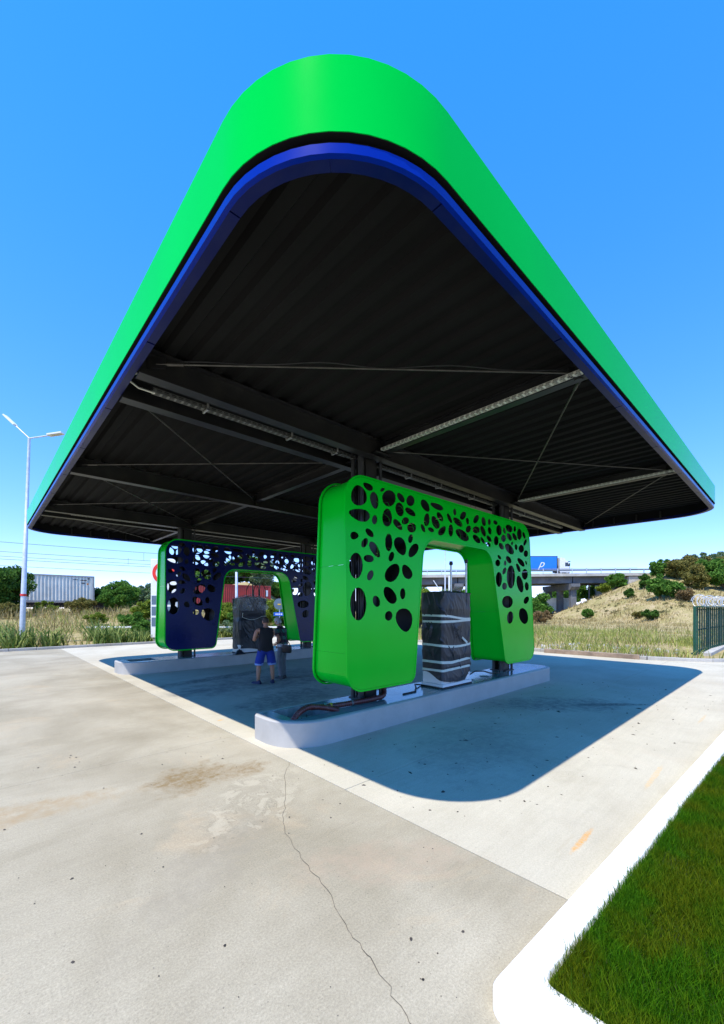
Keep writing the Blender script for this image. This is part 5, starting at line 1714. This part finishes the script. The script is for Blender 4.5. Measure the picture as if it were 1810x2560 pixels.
# local x = to the right, y = away
BX0, BX1 = -17.0, 60.0
def zdeck(x): return 9.0 + .009 * (x - 35)
def slab_along(x0, x1, y0, y1, dz0, dz1):
    n = max(2, int((x1 - x0) / 6)); mb = MB(); vs = []
    for k in range(n + 1):
        x = x0 + (x1 - x0) * k / n; z = zdeck(x)
        vs += [(x, y0, z + dz0), (x, y1, z + dz0), (x, y1, z + dz1), (x, y0, z + dz1)]
    fs = [(k * 4 + q, k * 4 + (q + 1) % 4, (k + 1) * 4 + (q + 1) % 4, (k + 1) * 4 + q) for k in range(n) for q in range(4)] + [(0, 1, 2, 3), tuple(n * 4 + q for q in (3, 2, 1, 0))]
    return mb.add(vs, fs)
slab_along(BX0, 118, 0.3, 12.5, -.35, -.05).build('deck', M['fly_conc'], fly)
slab_along(BX0, 62, -.1, .45, -.55, .05).build('edge_beam', M['fly_edge'], fly)
slab_along(BX0, 62, 12.5, 13.0, -.55, .05).build('edge_beam', M['fly_edge'], fly)
for g, yy in enumerate((.9, 4.1, 7.3, 10.5)):
    for (a, b) in ((BX0, -4.1), (-3.9, 19.9), (20.1, 43.9), (44.1, 55.2)):
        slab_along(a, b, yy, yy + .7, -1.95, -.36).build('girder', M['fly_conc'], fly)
MB().box(55.3, 58.0, .2, 12.6, 3.0, 8.5).build('abutment', M['fly_edge'], fly)
for px in (44.0, 20.0, -4.0):
    MB().add([(px - .9, 0.2, 5.75), (px + .9, .2, 5.75), (px + .9, 12.6, 5.75), (px - .9, 12.6, 5.75), (px - .9, -.4, 6.35), (px + .9, -.4, 6.35), (px + .9, 13.2, 6.35), (px - .9, 13.2, 6.35), (px - .9, -.4, 7.0), (px + .9, -.4, 7.0), (px + .9, 13.2, 7.0), (px - .9, 13.2, 7.0)],
             [(3, 2, 1, 0), (0, 1, 5, 4), (1, 2, 6, 5), (2, 3, 7, 6), (3, 0, 4, 7), (4, 5, 9, 8), (5, 6, 10, 9), (6, 7, 11, 10), (7, 4, 8, 11), (8, 9, 10, 11)]).build('pier_cap', M['fly_conc'], fly)
for px in (44.0, 20.0, -4.0):
    for py in (.9, 6.4, 11.9):
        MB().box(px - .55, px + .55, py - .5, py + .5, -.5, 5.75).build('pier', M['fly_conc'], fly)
# railing
M['bridge_rail'] = paint('weathered bridge railing', (.22, .235, .26), .5, metal=.2)
for zz, t in ((.55, .10), (1.05, .06)):
    slab_along(BX0, 57 if zz > 1 else 118, .1, .22, zz, zz + t).build('handrail', M['bridge_rail'], fly)
slab_along(BX0, 118, .35, .45, .62, .92).build('guard_rail', M['bridge_rail'], fly)
post = None
xx = BX0 + .5
while xx < 57:
    z = zdeck(xx)
    if post is None:
        post = MB().box(-.07, .07, .06, .2, 0, 1.1).build('railing_post', M['zinc_pole'], fly); o = post
    else:
        o = post.copy(); COL.objects.link(o)
    o.location = (xx, 0, z)
    xx += 3.0
while xx < 116:
    o = post.copy(); COL.objects.link(o); o.location = (xx, .2, zdeck(xx) - .35); xx += 4

# ---- articulated lorry on the flyover
def wheel(parent, x, y, z, r, wd, mat_t, mat_r):
    w_ = MB().tube([(x, y - wd / 2, z), (x, y - wd / 2 + .04, z), (x, y + wd / 2 - .04, z), (x, y + wd / 2, z)], [r * .9, r, r, r * .9], 18).build('wheel', mat_t, parent, smooth=50)
    MB().tube([(x, y - wd / 2 - .01, z), (x, y - wd / 2 + .03, z)], r * .55, 14).build('wheel_rim', mat_r, w_, smooth=50)


M['lorry_blue'] = paint('blue tarpaulin', (0.012, 0.20, 0.72), .5, var=.06, scale=.6)
M['glass'] = paint('dark window glass', (0.02, 0.03, 0.04), .08, spec=.8)
lx = 28.2; lz = zdeck(34)
lor = empty('lorry', (*W(lx, 87.5), lz), rz=R(-43.03), label='lorry with white cab and blue trailer driving on the flyover', cat='lorry')
tr = MB().cbox(0, 13.4, 0, 2.5, 1.15, 3.98, .03).build('trailer_box', M['lorry_blue'], lor)
MB().box(-.01, 13.41, -.01, 2.51, 3.9, 4.02).build('roof_rail', M['ink'], tr)
MB().box(13.25, 13.42, -.012, 2.512, 1.1, 3.9).build('corner_post', M['ink'], tr)
MB().box(0, 13.4, .05, 2.45, .95, 1.14).build('trailer_chassis', M['wagon'], lor)
for xx in (2.0, 3.3, 4.6): wheel(lor, xx, .2, .5, .5, .35, M['rubber'], M['zinc'])
cab = MB()
prof = [(13.9, .55), (16.05, .55), (16.10, 1.3), (16.02, 2.0), (15.72, 2.85), (15.3, 3.05), (14.9, 3.62), (14.1, 3.75), (13.9, 3.7)]
cab.prism(prof, (0, 0.05, 0), (0, 2.45, 0), u=(1, 0, 0), w=(0, 0, 1))
cb = cab.build('cab', M['white'], lor)
MB().prism([(15.05, 1.85), (15.95, 1.85), (15.68, 2.65), (15.05, 2.65)], (0, .04, 0), (0, .055, 0), u=(1, 0, 0), w=(0, 0, 1)).build('side_window', M['glass'], cb)
MB().add([(16.07, .2, 1.75), (16.07, 2.3, 1.75), (15.73, 2.3, 2.85), (15.73, .2, 2.85)], [(0, 1, 2, 3)]).build('windscreen', M['glass'], cb)
MB().box(15.75, 16.15, -.05, 2.5, 2.82, 2.95).build('sun_visor', M['ink'], cb)
MB().box(15.85, 16.0, -.22, -.02, 1.9, 2.5).build('mirror', M['ink'], cb)
MB().box(16.08, 16.16, .2, 2.3, .5, .95).build('bumper', M['ink'], cb)
MB().box(13.4, 15.6, .2, 2.3, .6, .95).build('tractor_chassis', M['wagon'], lor)
for xx in (14.2, 15.5): wheel(lor, xx, .25, .5, .5, .35, M['rubber'], M['zinc'])
text_mesh('p', 2.3, M['white'], lor, 'lettering', shear=.45, extrude=.004, M=Matrix.Translation((9.9, -.01, 2.35)) @ Matrix.Rotation(R(90), 4, 'X'))

# ---- box truck parked under the flyover
bt = empty('box_truck', (*W(41.0, 92.0), .6), rz=R(-43.03), label='pale box truck parked under the flyover between the piers', cat='truck')
t2 = MB().cbox(0, 6.6, 0, 2.4, .75, 3.6, .03).build('box_body', M['box_grey'], bt)
text_mesh('DL', .8, M['red_mark'], t2, 'lettering', M=Matrix.Translation((3.3, -.01, 2.85)) @ Matrix.Rotation(R(90), 4, 'X'), extrude=.003)
MB().prism([(6.8, .4), (8.6, .4), (8.6, 1.2), (8.2, 2.1), (6.8, 2.2)], (0, .1, 0), (0, 2.3, 0), u=(1, 0, 0), w=(0, 0, 1)).build('cab', M['white'], bt)
MB().box(0, 6.8, .2, 2.2, .5, .74).build('chassis', M['wagon'], bt)
for xx in (1.6, 7.6): wheel(bt, xx, .2, .42, .42, .3, M['rubber'], M['zinc'])

# ---- street posts near the flyover
for (X, Y, h, lab) in ((48.6, 88, 8.2, 'thin pole with small lamp rising behind the embankment'), (33.4, 76, 5.2, 'pale post standing beside the flyover pier')):
    up = empty('utility_post', (*W(X, Y), 0), label=lab, cat='post')
    MB().tube([(0, 0, 0), (0, 0, h)], .16, 8).build('post', M['fly_conc'] if X > 40 else M['white'], up, smooth=50)
    if X > 40: MB().box(0, 1.8, -.05, .05, h - 2.0, h - 1.9).build('arm', M['ink'], up)

# ---- green slatted fence with razor wire
M['fence'] = paint('dark green fence paint', (0.008, 0.075, 0.045), .5, var=.2, scale=4)
fe = empty('security_fence', (21.9, 3.07, 0), rz=math.atan2(-.36, 5.88), label='dark green slatted fence topped with coiled razor wire at the right edge', cat='fence')
for k in range(5):
    MB().cbox(k * 2.4 - .05, k * 2.4 + .05, -.05, .05, 0, 2.0, .008).build('post', M['fence'], fe)
for zz in (.12, 1.0, 1.86):
    MB().box(0, 9.6, -.025, .025, zz, zz + .06).build('rail', M['fence'], fe)
sl = None
for k in range(24):
    x = .2 + k * .4
    if sl is None:
        sl = MB().cbox(-.045, .045, -.07, -.03, .06, 1.98, .006).build('slat', M['fence'], fe); o = sl
    else:
        o = sl.copy(); COL.objects.link(o)
    o.location = (x, 0, 0)
MB().box(0, 9.6, -.30, .05, 1.98, 2.03).build('coping', M['fence'], fe)
pm = MB()
for k in range(48):
    pm.box(.1 + k * .2, .104 + k * .2, -.003, .003, .1, 1.9)
for k in range(9):
    pm.box(.0, 9.6, -.006, .0, .25 + k * .19, .255 + k * .19)
tag(pm.build('mesh_infill', M['fence'], fe, fix=False), kind='stuff')
hp = []
for k in range(520):
    t = k / 519
    a = t * 26 * 2 * pi
    hp.append((-.1 + 9.7 * t, -.10 + .20 * cos(a) * (1 + .2 * sin(a * .37)), 2.25 + .22 * sin(a) * (1 + .25 * sin(a * .21))))
MB().tube(hp, .010, 5).build('razor_wire', M['zinc_pole'], fe, smooth=60)
fk = MB().box(21.9, 31.5, 2.55, 2.85, -.05, .10, None).build('kerb', M['kerb_stone']); tag(fk, kind='structure')

# ---- timber baulk lying along the right kerb
tb = MB().cbox(-1.75, 1.75, -.09, .09, 0, .17, .012, Matrix.Translation((18.25, 5.96, .0)) @ Matrix.Rotation(R(93.5), 4, 'Z')).build('timber_baulk', M['wood'])
tag(tb, 'weathered timber beam lying along the kerb at the right', 'timber')
# ================================================================ VEGETATION
M['bark'] = paint('bark', (0.10, 0.075, 0.05), .9, var=.35, scale=6)
M['leaf_dark'] = foliage('dark leaves', (0.018, 0.065, 0.010), (0.11, 0.22, 0.035))
M['leaf_mid'] = foliage('mid green leaves', (0.03, 0.10, 0.012), (0.17, 0.33, 0.05))
M['leaf_pale'] = foliage('silvery leaves', (0.08, 0.14, 0.06), (0.25, 0.33, 0.17))
M['leaf_lime'] = foliage('lime leaves', (0.08, 0.14, 0.01), (0.30, 0.36, 0.05))
M['leaf_olive'] = foliage('olive leaves', (0.08, 0.095, 0.018), (0.30, 0.25, 0.07))
M['leaf_brown'] = foliage('dry brown leaves', (0.16, 0.10, 0.04), (0.36, 0.26, 0.12))


def tree(name, label, cat, X, Y, h, rx, kind, seed, leaf=.16, dens=1.0, trunk=.35, group=None, rz=None, dz=0.0):
    """limbs plus a crown of leaf-sized faces gathered in uneven clumps"""
    x, y = W(X, Y)
    z = terrain_z(x, y) + dz
    root = empty(name, (x, y, z), label=label, cat=cat)
    if group: root['group'] = group
    r = np.random.default_rng(seed)
    rr = random.Random(seed)
    ch = h * (1 - trunk)             # crown height
    cz = h * trunk + ch / 2
    nc = max(16, int(24 + rx * 12))
    cl = []
    while len(cl) < nc:
        p = r.uniform(-1, 1, 3)
        q = np.linalg.norm(p)
        if q > 1.08 or q < .2: continue
        p[2] = p[2] * (1 - .25 * abs(p[0]))
        cl.append((p[0] * rx * .86, p[1] * rx * .86, cz + p[2] * ch / 2 * .88, r.uniform(.12, .40) * min(rx, ch / 2) ))
    mb = MB()
    mb.tube([(0, 0, -.2), (rr.uniform(-.1, .1) * rx, rr.uniform(-.1, .1) * rx, h * trunk * .8 + .1), (rr.uniform(-.2, .2) * rx, rr.uniform(-.2, .2) * rx, h * .72)], [.035 * h + .02, .026 * h + .015, .008 * h], 7)
    for c in cl[::2]:
        s = Vector((0, 0, h * trunk * rr.uniform(.5, 1.0)))
        m = s.lerp(Vector(c[:3]), .5) + Vector((rr.uniform(-.1, .1) * rx, rr.uniform(-.1, .1) * rx, .06 * h))
        mb.tube([s, m, c[:3]], [.014 * h + .008, .009 * h + .005, .004 * h + .002], 5)
    mb.build('trunk', M['bark'], root, smooth=60)
    pts = []
    for c in cl:
        n = int(dens * 60 * (c[3] / leaf) ** 1.35) + 14
        d = r.normal(0, 1, (n, 3)); d /= np.linalg.norm(d, axis=1)[:, None]
        rad = c[3] * r.uniform(.3, 1.3, n) ** .7
        d[:, 2] *= .8
        pts.append(np.array(c[:3]) + d * rad[:, None])
    pts = np.concatenate(pts)
    pts[:, 2] = np.maximum(pts[:, 2], .05)
    n = len(pts)
    sz = leaf * r.uniform(.5, 1.2, n)
    a = r.normal(0, 1, (n, 3)); a /= np.linalg.norm(a, axis=1)[:, None]
    b = r.normal(0, 1, (n, 3)); b -= a * (a * b).sum(1)[:, None]; b /= np.linalg.norm(b, axis=1)[:, None]
    V = np.stack([pts - a * sz[:, None], pts + b * sz[:, None] * .45, pts + a * sz[:, None], pts - b * sz[:, None] * .45], 1).reshape(-1, 3)
    F = (np.arange(n) * 4)[:, None] + np.array([[0, 1, 2, 3]])
    np_mesh('crown', V, F, M['leaf_' + kind], root)
    return root


def px(u, Y): return (u - 905) / 1028.09 * Y


# left of the station
tree('tree', 'dark green tree at the left edge beside the pale container', 'tree', -28.6, 32.5, 4.2, 2.1, 'dark', 1, .13, 1.1, .22)
tree('bush', 'small leafy shoot at the foot of the dark tree by the lamp', 'bush', px(42, 33), 33, 1.7, .55, 'dark', 2, .10, 1.0, .15)
tree('bush', 'full green bush right of the pale container', 'bush', px(300, 40), 40, 3.3, 1.75, 'mid', 3, .13, 1.2, .12)
tree('bush', 'dark green bush at the right end of the pale container', 'bush', px(262, 43), 43, 2.9, 1.5, 'dark', 4, .14, 1.1, .12)
tree('bush', 'silvery green bush left of the totem sign', 'bush', px(372, 45), 45, 3.3, 2.0, 'pale', 5, .14, 1.1, .12)
tree('bush', 'yellow green bush below the silvery one left of the totem', 'bush', px(362, 33), 33, 1.9, 1.2, 'lime', 6, .10, 1.1, .1)
tree('bush', 'green bush at the rear kerb left of the navy portal', 'bush', px(370, 25), 25, 1.35, .85, 'mid', 7, .07, 1.1, .1)
tree('bush', 'pale bush behind the left leg of the navy portal', 'bush', px(440, 38), 38, 2.4, 1.4, 'pale', 8, .11, 1.1, .1)
for k, (u, Y, h, r_, kd) in enumerate(((565, 33, 2.1, 1.2, 'lime'), (600, 31, 1.7, 1.1, 'mid'), (560, 28, 1.1, .9, 'pale'), (602, 27, .95, .8, 'pale'), (690, 36, 2.4, 1.2, 'lime'), (705, 32, 1.9, .9, 'mid'), (655, 40, 2.0, 1.2, 'lime'))):
    tree('bush', ('lime bush left of the rear pump below the red container', 'mid green bush behind the rear pump', 'low pale bush at the rear kerb left of the rear pump', 'low pale bush at the rear kerb directly behind the lamp post', 'lime bush beside the round road sign', 'mid green bush right of the road sign', 'lime bush in front of the red container')[k], 'bush', px(u, Y), Y, h, r_, kd, 20 + k, .085, 1.1, .1)
# tree belt on the skyline
belt = [(255, 84, 4.6, 4.0, 'mid'), (330, 80, 4.9, 3.8, 'mid'), (390, 82, 5.6, 4.2, 'dark'), (455, 78, 5.4, 4.0, 'mid'), (520, 84, 5.4, 3.8, 'mid'), (572, 84, 5.8, 3.2, 'dark'), (615, 84, 6.0, 3.0, 'mid'), (655, 82, 7.0, 2.6, 'pale'), (705, 88, 4.6, 2.6, 'mid'), (760, 90, 5, 4, 'mid')]
for k, (u, Y, h, r_, kd) in enumerate(belt):
    words = ('behind the right end of the pale container', 'above the green bush right of the pale container', 'left of the totem sign', 'behind the totem sign', 'above the left end of the red container', 'above the red container near the lamp post', 'above the middle of the red container', 'tall one above the rear pump', 'behind the road signs', 'between the two portals')[k]
    tree('tree', 'distant tree on the skyline, ' + words, 'tree', px(u, Y), Y, h, r_, kd, 40 + k, .30, .9, .06, group='trees on the far skyline')
# through the green portal
tree('bush', 'bush left of the wrapped pump seen through the green portal', 'bush', px(1050, 40), 40, 3.9, 1.5, 'lime', 61, .11, 1.1, .1)
tree('bush', 'bush below the flyover seen over the wrapped pump', 'bush', px(1105, 60), 60, 3.6, 2.0, 'pale', 62, .16, 1.0, .1)
# right: flyover foot and embankment
rb = [(1342, 58, 3.9, 2.0, 'mid', 'green bush beside the right leg of the green portal'),
      (1352, 52, 1.7, 1.7, 'brown', 'dry brown bush below the flyover pier'),
      (1372, 112, 6.4, 3.2, 'mid', 'tree seen between the flyover piers, left one'),
      (1420, 116, 6.6, 3.4, 'mid', 'tree seen between the flyover piers, right one'),
      (1470, 100, 4.3, 2.6, 'mid', 'dark tree behind the slope under the flyover'),
      (1540, 80, 3.0, 1.7, 'mid', 'round green bush under the flyover at the top of the slope'),
      (1512, 84, 2.4, 1.6, 'lime', 'pale bush on the slope edge below the flyover'),
      (1470, 66, 1.5, .9, 'mid', 'small bush at the foot of the dry slope'),
      (1575, 68, 1.7, .7, 'dark', 'small dark tuft in the middle of the dry slope'),
      (1612, 70, 2.4, .9, 'dark', 'grey green spiky bush high on the dry slope'),
      (1654, 72, 3.4, 1.9, 'mid', 'bright green bush high on the embankment'),
      (1650, 60, 3.6, 1.5, 'mid', 'bright green bush low on the embankment'),
      (1682, 58, 2.4, 1.5, 'mid', 'dark green bush beside the low bright bush on the embankment'),
      (1692, 70, 3.6, 1.7, 'olive', 'olive bush right of the high bright bush'),
      (1725, 72, 3.4, 2.1, 'olive', 'large olive bush near the top of the embankment'),
      (1760, 74, 3.0, 2.3, 'olive', 'olive brown bush below the guard rail'),
      (1800, 75, 3.0, 2.4, 'olive', 'olive bush at the right edge below the guard rail'),
      (1780, 66, 4.4, 2.0, 'mid', 'green bush above the razor wire'),
      (1735, 63, 3.6, 1.8, 'olive', 'olive bush left above the fence corner'),
      (1815, 62, 4.0, 2.2, 'mid', 'green bush at the right edge above the fence'),
      (1745, 84, 3.6, 2.0, 'pale', 'thin shrub on the skyline above the guard rail, left one'),
      (1782, 84, 3.2, 1.8, 'pale', 'thin shrub on the skyline above the guard rail, middle one'),
      (1822, 84, 4.0, 2.0, 'pale', 'thin shrub on the skyline at the right edge'),
      (1715, 56, 1.8, 1.2, 'brown', 'dry shrub in shade above the fence corner'),
      (1595, 55, 1.0, .8, 'olive', 'low olive tuft at the foot of the embankment'),
      (1625, 52, 1.3, .9, 'dark', 'low dark tuft at the foot of the embankment near the fence')]
for k, (u, Y, h, r_, kd, lab) in enumerate(rb):
    tree('tree' if 'tree' in lab else 'bush', lab, 'tree' if 'tree' in lab else 'bush', px(u, Y), Y, h, r_, kd, 80 + k, .11 + .0016 * Y, 1.0, .04 if 'tree' not in lab else .15)


# low scrub in tangles over the upper right of the embankment
sp = []
for k in range(170):
    X, Y = rng.uniform(56, 84), rng.uniform(58, 82)
    if X > Y * .92 + 2 or mnoise.noise(Vector((X * .12, Y * .12, 4))) < -.05: continue
    a, b = W(X, Y); z0_ = terrain_z(a, b); s_ = rng.uniform(.35, 1.1)
    n_ = int(70 * s_ + 20)
    q = nrng.normal(0, 1, (n_, 3)) * np.array([s_, s_, s_ * .55]) * .55
    q[:, 2] = np.abs(q[:, 2])
    sp.append(q + np.array([a, b, z0_]))
sp = np.concatenate(sp); n_ = len(sp)
a_ = nrng.normal(0, 1, (n_, 3)); a_ /= np.linalg.norm(a_, axis=1)[:, None]
b_ = nrng.normal(0, 1, (n_, 3)); b_ -= a_ * (a_ * b_).sum(1)[:, None]; b_ /= np.linalg.norm(b_, axis=1)[:, None]
sz = (.20 * nrng.uniform(.5, 1.3, n_))[:, None]
V_ = np.stack([sp - a_ * sz, sp + b_ * sz * .5, sp + a_ * sz, sp - b_ * sz * .5], 1).reshape(-1, 3)
M['leaf_scrub'] = foliage('mixed scrub', (0.09, 0.085, 0.025), (0.36, 0.29, 0.12))
tag(np_mesh('scrub', V_, (np.arange(n_) * 4)[:, None] + np.array([[0, 1, 2, 3]]), M['leaf_scrub']), 'tangled olive and brown scrub over the upper embankment', 'scrub', kind='stuff')
# small tufts dotted over the open slope
sp = []
for k in range(120):
    X, Y = rng.uniform(38, 62), rng.uniform(50, 78)
    a, b = W(X, Y); z0_ = terrain_z(a, b)
    if z0_ < .3: continue
    s_ = rng.uniform(.12, .42); n_ = int(60 * s_ + 14)
    q = nrng.normal(0, 1, (n_, 3)) * np.array([s_, s_, s_ * .7]) * .6
    q[:, 2] = np.abs(q[:, 2])
    sp.append(q + np.array([a, b, z0_]))
sp = np.concatenate(sp); n_ = len(sp)
a_ = nrng.normal(0, 1, (n_, 3)); a_ /= np.linalg.norm(a_, axis=1)[:, None]
b_ = nrng.normal(0, 1, (n_, 3)); b_ -= a_ * (a_ * b_).sum(1)[:, None]; b_ /= np.linalg.norm(b_, axis=1)[:, None]
sz = (.13 * nrng.uniform(.5, 1.3, n_))[:, None]
V_ = np.stack([sp - a_ * sz, sp + b_ * sz * .5, sp + a_ * sz, sp - b_ * sz * .5], 1).reshape(-1, 3)
M['leaf_tuft'] = foliage('slope tufts', (0.08, 0.09, 0.03), (0.32, 0.27, 0.12))
tag(np_mesh('tufts', V_, (np.arange(n_) * 4)[:, None] + np.array([[0, 1, 2, 3]]), M['leaf_tuft']), 'small dry tufts dotted over the open embankment slope', 'scrub', kind='stuff')
# trees showing in the gap under the flyover
for k, (X, Y, h, r_, kd, lab) in enumerate(((4, 104, 7.4, 4.0, 'mid', 'tree under the flyover seen left of the thin lamp post'), (14, 108, 8.2, 4.4, 'dark', 'dark tree under the flyover seen over the wrapped pump'), (24, 106, 7.8, 4.4, 'mid', 'tree under the flyover behind the right portal leg'),
                                            (34, 110, 7.2, 4.0, 'dark', 'dark tree under the flyover just right of the green portal'), (42, 118, 7.2, 3.8, 'mid', 'tree behind the flyover piers under the deck'))):
    tree('tree', lab, 'tree', X, Y, h, r_, kd, 160 + k, .32, .9, .05)
# extra bushes in the field on the left
for k, (u, Y, h, r_, kd, lab) in enumerate(((115, 36, 1.5, 1.0, 'lime', 'low lime bush right of the street lamp'), (200, 38, 1.7, 1.3, 'olive', 'low olive bush below the pale container'), (330, 29, 1.3, .9, 'mid', 'low green bush in the weeds before the totem'),
                                            (240, 30, 1.0, .8, 'lime', 'low lime bush in the middle of the weeds'), (20, 30, 1.3, 1.0, 'olive', 'low olive bush at the left edge below the dark tree'))):
    tree('bush', lab, 'bush', px(u, Y), Y, h, r_, kd, 130 + k, .08, 1.1, .05)
# ---- weeds and dry grass
def scatter(n, fx, fy, ok, hrange, wrange, lean, patch=None):
    x = nrng.uniform(*fx, n); y = nrng.uniform(*fy, n)
    k = np.array([ok(a, b) for a, b in zip(x, y)]); x, y = x[k], y[k]
    z = np.array([terrain_z(a, b) for a, b in zip(x, y)])
    m = len(x)
    h = nrng.uniform(*hrange, m)
    if patch:
        p = np.array([mnoise.noise(Vector((a * patch, b * patch, 9))) for a, b in zip(x, y)])
        keep = p > -.05 + nrng.uniform(-.18, .18, m); x, y, z, h, p = x[keep], y[keep], z[keep], h[keep], p[keep]
        h *= (.65 + .8 * np.clip(p + .2, 0, 1)); m = len(x)
    return np.stack([x, y, z - .02], 1), h, nrng.uniform(*wrange, m), nrng.uniform(*lean, m)


def vis(a, b):
    X = a * FY - b * FX; Y = a * FX + b * FY
    return Y > 3 and abs(X) < Y * 1.05 + 3


M['weed_green'] = foliage('green reed leaves', (0.04, 0.10, 0.015), (0.34, 0.40, 0.12), .4)
M['weed_dry'] = foliage('dry grass', (0.22, 0.16, 0.06), (0.58, 0.46, 0.22), .35)
M['weed_yellow'] = foliage('yellow green grass', (0.14, 0.19, 0.03), (0.52, 0.52, 0.15), .35)
# tall leafy reeds along the rear kerb: clumps of arching leaves
cp = []
for k in range(150):
    cx, cy = rng.uniform(-12, 17), rng.choice([rng.uniform(24.9, 26.4), rng.uniform(24.9, 29)])
    if not vis(cx, cy): continue
    for q in range(26):
        cp.append((cx + rng.gauss(0, .22), cy + rng.gauss(0, .2), rng.uniform(.5, 1.5) * (1.15 if cx < 6 else .75)))
cp = np.array(cp)
z = np.array([terrain_z(a, b) for a, b, _ in cp])
o = blades('reeds', np.stack([cp[:, 0], cp[:, 1], z], 1), cp[:, 2], nrng.uniform(.04, .10, len(cp)), nrng.uniform(.2, 1.15, len(cp)), M['weed_green'], bend=1.8)
tag(o, 'tall green reeds and weeds along the rear kerb', 'weeds', kind='stuff')
p, h, w_, le = scatter(26000, (-30, 30), (26, 46), lambda a, b: vis(a, b), (.35, 1.15), (.025, .05), (.1, .7), .22)
tag(blades('dry_grass', p, h, w_, le, M['weed_dry']), 'tall dry straw coloured grass rising towards the railway', 'grass', kind='stuff')
p, h, w_, le = scatter(9000, (-20, 30), (25, 44), lambda a, b: vis(a, b), (.3, .9), (.03, .06), (.2, .8), .5)
tag(blades('green_grass', p, h, w_, le, M['weed_yellow']), 'yellow green weeds among the dry grass behind the rear kerb', 'grass', kind='stuff')
def rightfield(a, b):
    if not vis(a, b): return False
    if b > 24 and a < 18.6: return False
    if a < 18.62: return False
    if a < 21.5 and b < 4.0 - (a - 18.6) * .9: return False
    if a > 21 and b < 3.3: return False
    return True
p, h, w_, le = scatter(30000, (18.6, 40), (1, 34), rightfield, (.16, .62), (.018, .04), (.1, .8), .28)
tag(blades('meadow_grass', p, h, w_, le, M['weed_yellow']), 'yellow green meadow grass beyond the right kerb', 'grass', kind='stuff')
p, h, w_, le = scatter(36000, (18.6, 75), (1, 60), rightfield, (.15, .55), (.03, .06), (.1, .8), .4)
tag(blades('dry_meadow', p, h, w_, le, M['weed_dry']), 'dry pale grass over the field and embankment at right', 'grass', kind='stuff')
def slope(a, b):
    X = a * FY - b * FX; Y = a * FX + b * FY
    return 33 < X < 75 and 44 < Y < 82 and X < Y * .95 + 4
p, h, w_, le = scatter(22000, (55, 110), (-12, 36), slope, (.2, .6), (.05, .11), (.1, .8), .25)
tag(blades('slope_grass', p, h, w_, le, M['weed_dry']), 'dry straw coloured grass covering the embankment slope', 'grass', kind='stuff')
# rubble and pale stones beyond the right kerb
M['rubble'] = concrete('pale rubble', (.36, .34, .30), (.48, .46, .42))
mb = MB()
for k in range(150):
    a, b = rng.choice([19.5, 20.5, 22, 23.5]) + rng.gauss(0, .5), rng.choice([4.5, 5.5, 7, 8.6, 12]) + rng.gauss(0, .5)
    if not rightfield(a, b): continue
    s = rng.uniform(.03, .16)
    vs = []
    for q in range(7):
        t = q / 7 * 2 * pi; r_ = s * rng.uniform(.6, 1.2)
        vs.append((a + cos(t) * r_ * 1.4, b + sin(t) * r_, -.03))
    for q in range(7):
        t = q / 7 * 2 * pi; r_ = s * rng.uniform(.3, .8)
        vs.append((a + cos(t) * r_ * 1.4, b + sin(t) * r_, s * rng.uniform(.2, .55)))
    mb.add(vs, [(q, (q + 1) % 7, 7 + (q + 1) % 7, 7 + q) for q in range(7)] + [tuple(range(7, 14))])
tag(mb.build('rubble', M['rubble']), 'pale rubble and stones among the grass beyond the timber', 'rubble', kind='stuff')
